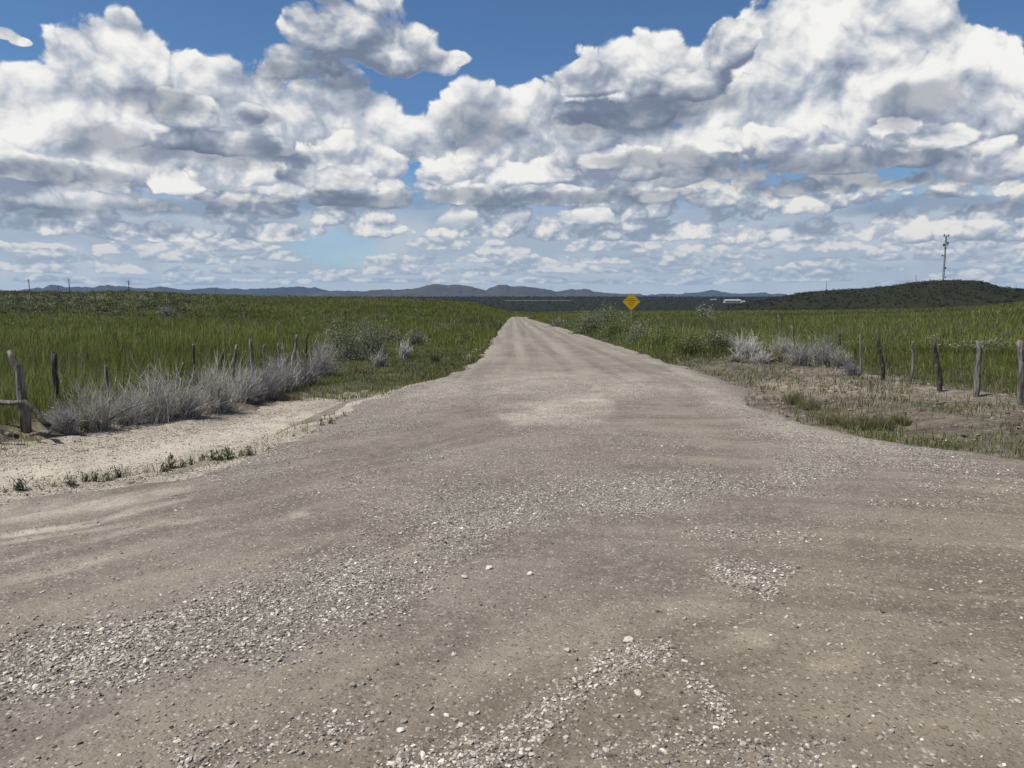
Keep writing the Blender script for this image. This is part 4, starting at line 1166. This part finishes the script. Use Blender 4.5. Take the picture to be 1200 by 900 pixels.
for k, (fx, fy, tx, ty, rad, lab, grp, dk) in enumerate(POSTS):
    p = to_ground(fx, fy); dd = p.y; h = (at_dist(tx, ty, dd).z - p.z); lean = (at_dist(tx, ty, dd).x - p.x) / h
    rng = np.random.default_rng(800 + k)
    o = bm_obj('fence_post', post_mesh(rng, h, rad, lean, 0.06 if 'crook' in lab else 0.03), M_DARKWOOD if dk else M_WOOD, smooth=True, loc=p)
    tag(o, lab, 'fence post', grp)

# two slack strands of wire run from post to post on each side
M_WIRE = mat_plain('rusty wire', (0.10, 0.07, 0.055), 0.7, 0.3)
def wire(side, label):
    tops = sorted([o for o in COL.objects if o.get('category') == 'fence post' and o['group'] == side and o.dimensions.x + o.dimensions.y > 0.09], key=lambda o: -o.location.y)
    bm = bmesh.new()
    for f in (0.42, 0.74):
        pts = []
        for a, b in zip(tops[:-1], tops[1:]):
            pa = a.location + Vector((0, 0, f * 0.92)); pb = b.location + Vector((0, 0, f * 0.92))
            for i in range(6): t = i / 6; pts.append(pa.lerp(pb, t) - Vector((0, 0, 0.10 * 4 * t * (1 - t))))
        pts.append(pb); tube(bm, pts, [0.003] * len(pts), 4)
    tag(bm_obj('fence_wire', bm, M_WIRE), label, 'fence wire')
wire(GL, 'thin rusty wire strung along the left wooden fence posts'); wire(GR, 'thin rusty wire strung along the right wooden fence posts')

# leaning brace at the left end of the fence: post, rails and props nailed together
p0 = to_ground(30, 505); d0 = p0.y
br = empty('fence_brace', p0, 'collapsed wooden fence brace with leaning post and rails at the left edge', 'fence')
rng = np.random.default_rng(901)
def loc_px(px, py, dy=0.0): return at_dist(px, py, d0 + dy) - p0
def rail(pts, r0, r1, mat, name):
    bm = bmesh.new(); K = 7; P_ = [Vector(pts[0]).lerp(Vector(pts[1]), i / (K - 1)) + Vector(rng.normal(0, 0.012, 3)) for i in range(K)]
    tube(bm, P_, [r0 + (r1 - r0) * i / (K - 1) for i in range(K)], 9, True, rng, 0.06)
    return bm_obj(name, bm, mat, br, True)
bm = bmesh.new()
tube(bm, [loc_px(31, 512), loc_px(28, 480), loc_px(24, 458), loc_px(23, 438), loc_px(19, 428), loc_px(14, 419), loc_px(10, 411)], [0.062, 0.06, 0.055, 0.05, 0.04, 0.034, 0.022], 10, True, rng, 0.1)
bm_obj('post', bm, M_WOOD, br, True)
rail((loc_px(-70, 478, 0.25), loc_px(28, 470, -0.06)), 0.038, 0.032, M_WOOD, 'rail')
rail((loc_px(28, 468, -0.10), loc_px(56, 502, -0.25)), 0.032, 0.036, M_DARKWOOD, 'prop')
rail((loc_px(-40, 482, -0.55), loc_px(19, 514, -0.6)), 0.034, 0.030, M_DARKWOOD, 'prop')
rail((loc_px(38, 509, -0.3), loc_px(60, 505, -0.35)), 0.022, 0.02, M_WOOD, 'fallen_stick')

# long bare branches lying over the left shrubs
for k, (a, b, lab) in enumerate((((120, 500), (176, 472), 'long bare grey branch slanting low over the widest left shrub'), ((62, 502), (105, 496), 'fallen grey branch on the ground beside the left fence brace'))):
    pa = to_ground(*a); pb = at_dist(b[0], b[1], pa.y - 0.1)
    bm = bmesh.new(); rng = np.random.default_rng(950 + k)
    P_ = [(pb - pa) * (i / 7) + Vector((0, 0, 0.02 + 0.05 * math.sin(i / 7 * 3.1))) + Vector(rng.normal(0, 0.008, 3)) for i in range(8)]
    tube(bm, P_, [0.018 * (1 - 0.08 * i) for i in range(8)], 6)
    for i in (3, 4, 5, 6): tube(bm, [P_[i], P_[i] + Vector((rng.uniform(0.02, 0.15), rng.uniform(-0.1, 0.1), rng.uniform(0.05, 0.16)))], [0.007, 0.003], 5)
    tag(bm_obj('bare_branch', bm, M_WOOD, None, True, pa), lab, 'branch')

# ---------------------------------------------------------------- yellow diamond sign
def diamond(bm, half, y0, y1, rad=0.05, cz=0.0):
    pts = []
    for k in range(4):
        a0 = math.pi / 2 * k
        c = Vector((math.cos(a0), 0, math.sin(a0))) * (half - rad * math.sqrt(2))
        for j in range(-3, 4):
            a = a0 + math.pi / 4 * j / 3
            pts.append(c + Vector((math.cos(a), 0, math.sin(a))) * rad)
    f = [bm.verts.new((p.x, y0, p.z + cz)) for p in pts]; b = [bm.verts.new((p.x, y1, p.z + cz)) for p in pts]
    bm.faces.new(f); bm.faces.new(b[::-1])
    n = len(pts)
    for k in range(n): bm.faces.new((f[k], b[k], b[(k + 1) % n], f[(k + 1) % n]))
M_YEL = mat_plain('yellow sign sheeting', (0.80, 0.47, 0.016), 0.45, 0, 6.0, 0.06)
M_INK = mat_plain('faded sign ink', (0.16, 0.055, 0.012), 0.6, 0, 20.0, 0.2)
M_STEEL = mat_plain('galvanised steel', (0.33, 0.34, 0.35), 0.5, 0.6, 20.0, 0.15)
M_GREY = mat_plain('dull grey painted steel', (0.045, 0.05, 0.055), 0.7, 0.0, 1.0, 0.15)
sd_ = 55.0; q = at_dist(740, 353.6, sd_); sg = Vector((q.x, sd_, gz(q.x, sd_))); sh = q.z - sg.z
sign = empty('road_sign', sg, 'yellow diamond road sign with rows of faded lettering beside the gravel road', 'sign', None, math.radians(-2))
bm = bmesh.new(); diamond(bm, 0.66, -0.003, 0.0, 0.06, sh); panel = bm_obj('panel', bm, M_YEL, sign)
bm = bmesh.new()
for k in range(4):                                        # thin inset border line
    a = math.pi / 2 * k; b2 = a + math.pi / 2
    A = Vector((math.cos(a), 0, math.sin(a))) * 0.585; B = Vector((math.cos(b2), 0, math.sin(b2))) * 0.585
    mid = (A + B) / 2; dv = (B - A); L = dv.length - 0.05
    box(bm, mid.x, -0.0055, mid.z + sh, L, 0.003, 0.016, Matrix.Rotation(-math.atan2(dv.z, dv.x), 4, 'Y'))
bm_obj('border', bm, M_INK, panel)
rng = np.random.default_rng(77)
for zc, wid, hh in ((0.23, 0.44, 0.085), (0.09, 0.86, 0.10), (-0.07, 0.50, 0.085), (-0.20, 0.42, 0.075), (-0.33, 0.16, 0.06), (0.40, 0.05, 0.05)):
    x = -wid / 2; bm = bmesh.new()
    while x < wid / 2 - 0.03:                             # rows too faint to read in the photo: letter-sized marks
        lw = rng.uniform(0.04, 0.06)
        box(bm, x + 0.010, -0.0055, sh + zc, 0.016, 0.003, hh); box(bm, x + lw * 0.8, -0.0055, sh + zc + rng.uniform(-0.01, 0.01), 0.014, 0.003, hh * 0.8)
        box(bm, x + lw * 0.45, -0.0055, sh + zc + rng.choice([-1, 0, 1]) * hh * 0.4, lw * 0.5, 0.0022, 0.016)
        x += lw + 0.022
    bm_obj('lettering', bm, M_INK, panel)
bm = bmesh.new(); box(bm, 0, 0.035, (sh + 0.5 - 0.4) / 2, 0.06, 0.045, sh + 0.5 + 0.4); bm_obj('post', bm, M_STEEL, sign)
for zc in (0.30, -0.26):
    bm = bmesh.new(); tube(bm, [(0, -0.012, sh + zc), (0, 0.014, sh + zc)], [0.012, 0.012], 6); bm_obj('bolt', bm, M_STEEL, panel)

# ---------------------------------------------------------------- radio tower on the hill
def hill_top(px):
    a_ = azel(px, 328)[0]; best = None
    for r_ in np.linspace(850, 960, 45):
        hit = _t.ray_cast(Vector((r_ * math.sin(a_), r_ * math.cos(a_), 300)), Vector((0, 0, -1)))
        if hit[0] is not None and (best is None or hit[0].z / r_ > best.z / math.hypot(best.x, best.y)): best = hit[0]
    return best
hp = hill_top(1105.5); hr = math.hypot(hp.x, hp.y)
TH = 52.0 / FPX * hp.y
tw = empty('communication_tower', hp - Vector((0, 0, 0.5)), 'tall slim lattice communication tower with antennas on top of the dark hill', 'tower', None, math.radians(20))
bw, tw_ = 0.85, 0.60
legs = []
for k in range(3):
    a = 2 * math.pi * k / 3 + 0.4; bm = bmesh.new()
    P_ = [(bw * math.cos(a) * (1 - t) + tw_ * math.cos(a) * t, bw * math.sin(a) * (1 - t) + tw_ * math.sin(a) * t, TH * 0.98 * t) for t in np.linspace(0, 1, 9)]
    tube(bm, P_, [0.20] * 9, 6); bm_obj('mast_leg', bm, M_GREY, tw); legs.append(P_)
bm = bmesh.new(); nb = 26
def legpt(k, t):
    a = 2 * math.pi * k / 3 + 0.4; w = bw * (1 - t) + tw_ * t
    return Vector((w * math.cos(a), w * math.sin(a), TH * 0.98 * t))
for i in range(nb):
    t0, t1 = i / nb, (i + 1) / nb
    for k in range(3):
        tube(bm, [legpt(k, t0), legpt((k + 1) % 3, t1)], [0.09, 0.09], 4); tube(bm, [legpt(k, t1), legpt((k + 1) % 3, t1)], [0.08, 0.08], 4)
bm_obj('bracing', bm, M_GREY, tw)
def dish(name, z, ang, rad, off):
    bm = bmesh.new(); d = Vector((math.cos(ang), math.sin(ang), 0))
    pts = [Vector((0, 0, z)) + d * (off + q) for q in (0.0, 0.4, 0.75, 0.9)]
    tube(bm, pts, [rad * 0.25, rad * 0.8, rad, rad * 0.97], 14); tube(bm, [Vector((0, 0, z)), pts[0]], [0.12, 0.12], 6)
    return bm_obj(name, bm, M_GREY, tw, True)
dish('dish_antenna', TH * 0.80, math.radians(-55), 1.7, 1.4); dish('dish_antenna', TH * 0.83, math.radians(-20), 1.5, 1.3); dish('dish_antenna', TH * 0.79, math.radians(175), 1.5, 1.5)
dish('dish_antenna', TH * 0.555, math.radians(165), 1.0, 2.0); dish('dish_antenna', TH * 0.07, math.radians(-40), 1.0, 1.2)
bm = bmesh.new()
for k in range(3): tube(bm, [legpt(k, 0.72) * 1.0, legpt((k + 1) % 3, 0.72) * 1.0], [0.25, 0.25], 5)
box(bm, 0, 0, TH * 0.72, 3.0, 3.0, 0.3); bm_obj('platform', bm, M_GREY, tw)
bm = bmesh.new(); box(bm, 0, 0, TH * 0.985, 5.6, 0.35, 0.35); box(bm, 0, 0, TH * 0.985, 0.35, 5.6, 0.35); bm_obj('headframe', bm, M_GREY, tw)
for ax, ay in ((2.8, 0), (-2.8, 0), (0, 2.8), (0, -2.8)):
    bm = bmesh.new(); box(bm, ax, ay, TH * 0.985 + 0.4, 0.45, 0.45, 2.6); bm_obj('panel_antenna', bm, M_GREY, tw)
bm = bmesh.new(); box(bm, 0.9, -0.9, TH * 0.28, 0.9, 0.9, 1.8); bm_obj('equipment_box', bm, M_GREY, tw)
for px, py0, lab in ((1073.2, 322.5, 'faint thin mast on the dark hill just left of the tower'), (969, 330.5, 'faint thin mast on the left shoulder of the dark hill')):
    b = hill_top(px); top = at_dist(px, py0, b.y).z
    bm = bmesh.new(); hh = top - b.z
    tube(bm, [(0, 0, -1), (0, 0, hh * 0.6), (0, 0, hh)], [0.26, 0.22, 0.14], 6); tube(bm, [(-0.8, 0, hh * 0.8), (0.8, 0, hh * 0.8)], [0.08, 0.08], 5)
    tag(bm_obj('radio_mast', bm, M_GREY, None, False, b), lab, 'mast', 'thin masts on the dark hill')

# ---------------------------------------------------------------- utility poles on the left skyline
UP = [(33.5, 327, 430, 'plain utility pole, leftmost on the left skyline', 0), (68, 335.5, 640, 'short distant utility pole between the two leftmost tall ones', 0), (80.5, 326.5, 430, 'tallest utility pole on the left skyline, before the mountain peak', 0),
      (150.5, 328.5, 430, 'dark utility pole with crossarm on the small rise of the left skyline', 1), (253, 338, 640, 'short faint utility pole, rightmost on the left skyline', 0)]
for px, py, d, lab, arm in UP:
    top = at_dist(px, py, d); b = Vector((top.x, d, gz(top.x, d))); hh = top.z - b.z
    u = empty('utility_pole', b, lab, 'utility pole', 'utility poles on the left skyline')
    bm = bmesh.new(); tube(bm, [(0, 0, -1), (0, 0, hh * 0.5), (0, 0, hh)], [0.26, 0.22, 0.17], 8); bm_obj('pole', bm, M_DARKWOOD, u)
    bm = bmesh.new(); box(bm, 0, -0.2, hh - 0.9, 2.6 if arm else 1.2, 0.22, 0.22); bm_obj('crossarm', bm, M_DARKWOOD, u)
    for xx in (-1.1, 0, 1.1):
        bm = bmesh.new(); tube(bm, [(xx * (1 if arm else 0.45), -0.2, hh - 0.8), (xx * (1 if arm else 0.45), -0.2, hh - 0.5)], [0.09, 0.07], 6); bm_obj('insulator', bm, M_STEEL, u)
    if arm:
        bm = bmesh.new(); tube(bm, [(0.35, -0.3, hh - 2.4), (0.35, -0.3, hh - 1.4)], [0.3, 0.3], 10); bm_obj('transformer', bm, M_GREY, u)

# ---------------------------------------------------------------- white buildings far off in the dark plain
M_WHITE = mat_plain('white metal cladding', (0.34, 0.355, 0.35), 0.5, 0, 0.5, 0.05); M_ROOF = mat_plain('pale metal roof', (0.32, 0.33, 0.33), 0.5, 0.1, 0.5, 0.08); M_DOOR = mat_plain('dark door', (0.30, 0.31, 0.32), 0.6)
def barn(px0, px1, py0, py1, d, lab, deep, doors):
    a = at_dist(px0, py1, d); b = at_dist(px1, py0, d); w = b.x - a.x; cx = (a.x + b.x) / 2; zg = gz(cx, d); h = b.z - zg
    e = empty('farm_building', (cx, d, zg), lab, 'building', 'white farm buildings in the dark plain')
    eave = h * 0.68
    bm = bmesh.new(); box(bm, 0, deep / 2, eave / 2 - 0.5, w, deep, eave + 1.0)
    for sx in (-1, 1):
        v = [bm.verts.new((sx * w / 2, 0, eave)), bm.verts.new((sx * w / 2, deep, eave)), bm.verts.new((sx * w / 2, deep / 2, h))]; bm.faces.new(v)
    bm_obj('wall', bm, M_WHITE, e)
    bm = bmesh.new(); o_ = 0.4
    for s_ in (0, 1):
        y0, y1 = (-o_, deep / 2) if s_ == 0 else (deep + o_, deep / 2)
        z0 = eave - o_ * (h - eave) / (deep / 2) + 0.12
        q = [(-w / 2 - o_, y0, z0), (w / 2 + o_, y0, z0), (w / 2 + o_, y1, h + 0.12), (-w / 2 - o_, y1, h + 0.12)]
        lo = [bm.verts.new(v) for v in q]; hi = [bm.verts.new((v[0], v[1], v[2] + 0.15)) for v in q]
        bm.faces.new(lo); bm.faces.new(hi[::-1])
        for k in range(4): bm.faces.new((lo[k], lo[(k + 1) % 4], hi[(k + 1) % 4], hi[k]))
    bm_obj('roof', bm, M_ROOF, e)
    for fx in doors:
        bm = bmesh.new(); box(bm, fx * w, -0.06, eave * 0.4, min(3.4, w * 0.2), 0.08, eave * 0.8); bm_obj('door', bm, M_DOOR, e)
barn(849.8, 868.5, 351.0, 355.2, 1500, 'long white farm building far off in the dark plain', 14, (0.3,))
barn(869.2, 873.5, 352.6, 355.2, 1490, 'small grey white shed at the right end of the long white building', 8, (0.0,))
barn(833.5, 840, 350.6, 352.8, 2050, 'small white farm building left of the long white one', 12, (0.2,))

# ---------------------------------------------------------------- two birds in the air
M_BIRD = mat_plain('dark feathers', (0.03, 0.028, 0.026), 0.8)
def bird(px, py, d, lab, flap, yaw):
    p = at_dist(px, py, d); bm = bmesh.new()
    tube(bm, [(0, -0.15, 0), (0, -0.10, 0.012), (0, 0, 0.01), (0, 0.10, 0), (0, 0.20, -0.005)], [0.012, 0.035, 0.045, 0.028, 0.008], 8)
    for s in (-1, 1):
        L = [(0.03 * s, -0.07, 0.02), (0.03 * s, 0.06, 0.02), (0.20 * s, 0.05, 0.02 + 0.12 * flap), (0.20 * s, -0.08, 0.02 + 0.12 * flap), (0.40 * s, 0.03, 0.02 + 0.10 * flap)]
        lo = [bm.verts.new(v) for v in L]; hi = [bm.verts.new((v[0], v[1], v[2] + 0.012)) for v in L]
        for a in (lo, hi): bm.faces.new((a[0], a[1], a[2], a[3])); bm.faces.new((a[3], a[2], a[4]))
        for i, j in ((0, 1), (1, 2), (2, 4), (4, 3), (3, 0)): bm.faces.new((lo[i], lo[j], hi[j], hi[i]))
    o = bm_obj('bird', bm, M_BIRD, None, True, p); o.rotation_euler = (0.1, 0.15, yaw)
    tag(o, lab, 'bird', 'birds in the sky')
bird(78, 165, 170, 'dark bird high up against the left clouds', 0.8, 0.9)
bird(890, 237.5, 150, 'dark bird gliding below the long grey cloud on the right', 0.2, 1.3)

# ---------------------------------------------------------------- the air: one closed box round everything on the ground
hm = bpy.data.materials.new('haze air'); hm.use_nodes = True
nt = hm.node_tree; nt.nodes.clear()
vp = nt.nodes.new('ShaderNodeVolumePrincipled'); vp.inputs['Color'].default_value = (0.42, 0.66, 1.0, 1); vp.inputs['Density'].default_value = HAZE
vp.inputs['Anisotropy'].default_value = 0.2
mo = nt.nodes.new('ShaderNodeOutputMaterial'); nt.links.new(vp.outputs[0], mo.inputs['Volume'])
bm = bmesh.new(); box(bm, 0, 0, 200, 75000, 75000, 640)
hz = bm_obj('haze', bm, hm); tag(hz, kind='stuff')
# ---------------------------------------------------------------- camera, sun, render settings
cam = bpy.data.cameras.new('camera'); cam.sensor_width = 36.0; cam.lens = 36.0 * FPX / 1200.0
cam.clip_start = 0.05; cam.clip_end = 120000.0
co = bpy.data.objects.new('camera', cam); COL.objects.link(co)
co.location = (0, 0, EYE); co.rotation_euler = (math.pi / 2 - PITCH, 0, 0)
scene.camera = co
sl = bpy.data.lights.new('sun', 'SUN'); sl.energy = SUN_STRENGTH; sl.angle = math.radians(0.53); sl.color = (1.0, 0.965, 0.92)
so = bpy.data.objects.new('sun', sl); COL.objects.link(so)
so.rotation_euler = SUN_DIR.to_track_quat('Z', 'Y').to_euler()
vs = scene.view_settings
vs.view_transform = 'Standard'; vs.look = 'None'; vs.gamma = 1.0; vs.exposure = EXPOSURE; vs.use_curve_mapping = False
scene.render.engine = 'CYCLES'
cy = scene.cycles
cy.use_denoising = True
cy.use_adaptive_sampling = True; cy.adaptive_threshold = 0.02
cy.max_bounces = 5; cy.diffuse_bounces = 2; cy.glossy_bounces = 1; cy.transmission_bounces = 2; cy.volume_bounces = 0; cy.transparent_max_bounces = 8
cy.caustics_reflective = False; cy.caustics_refractive = False
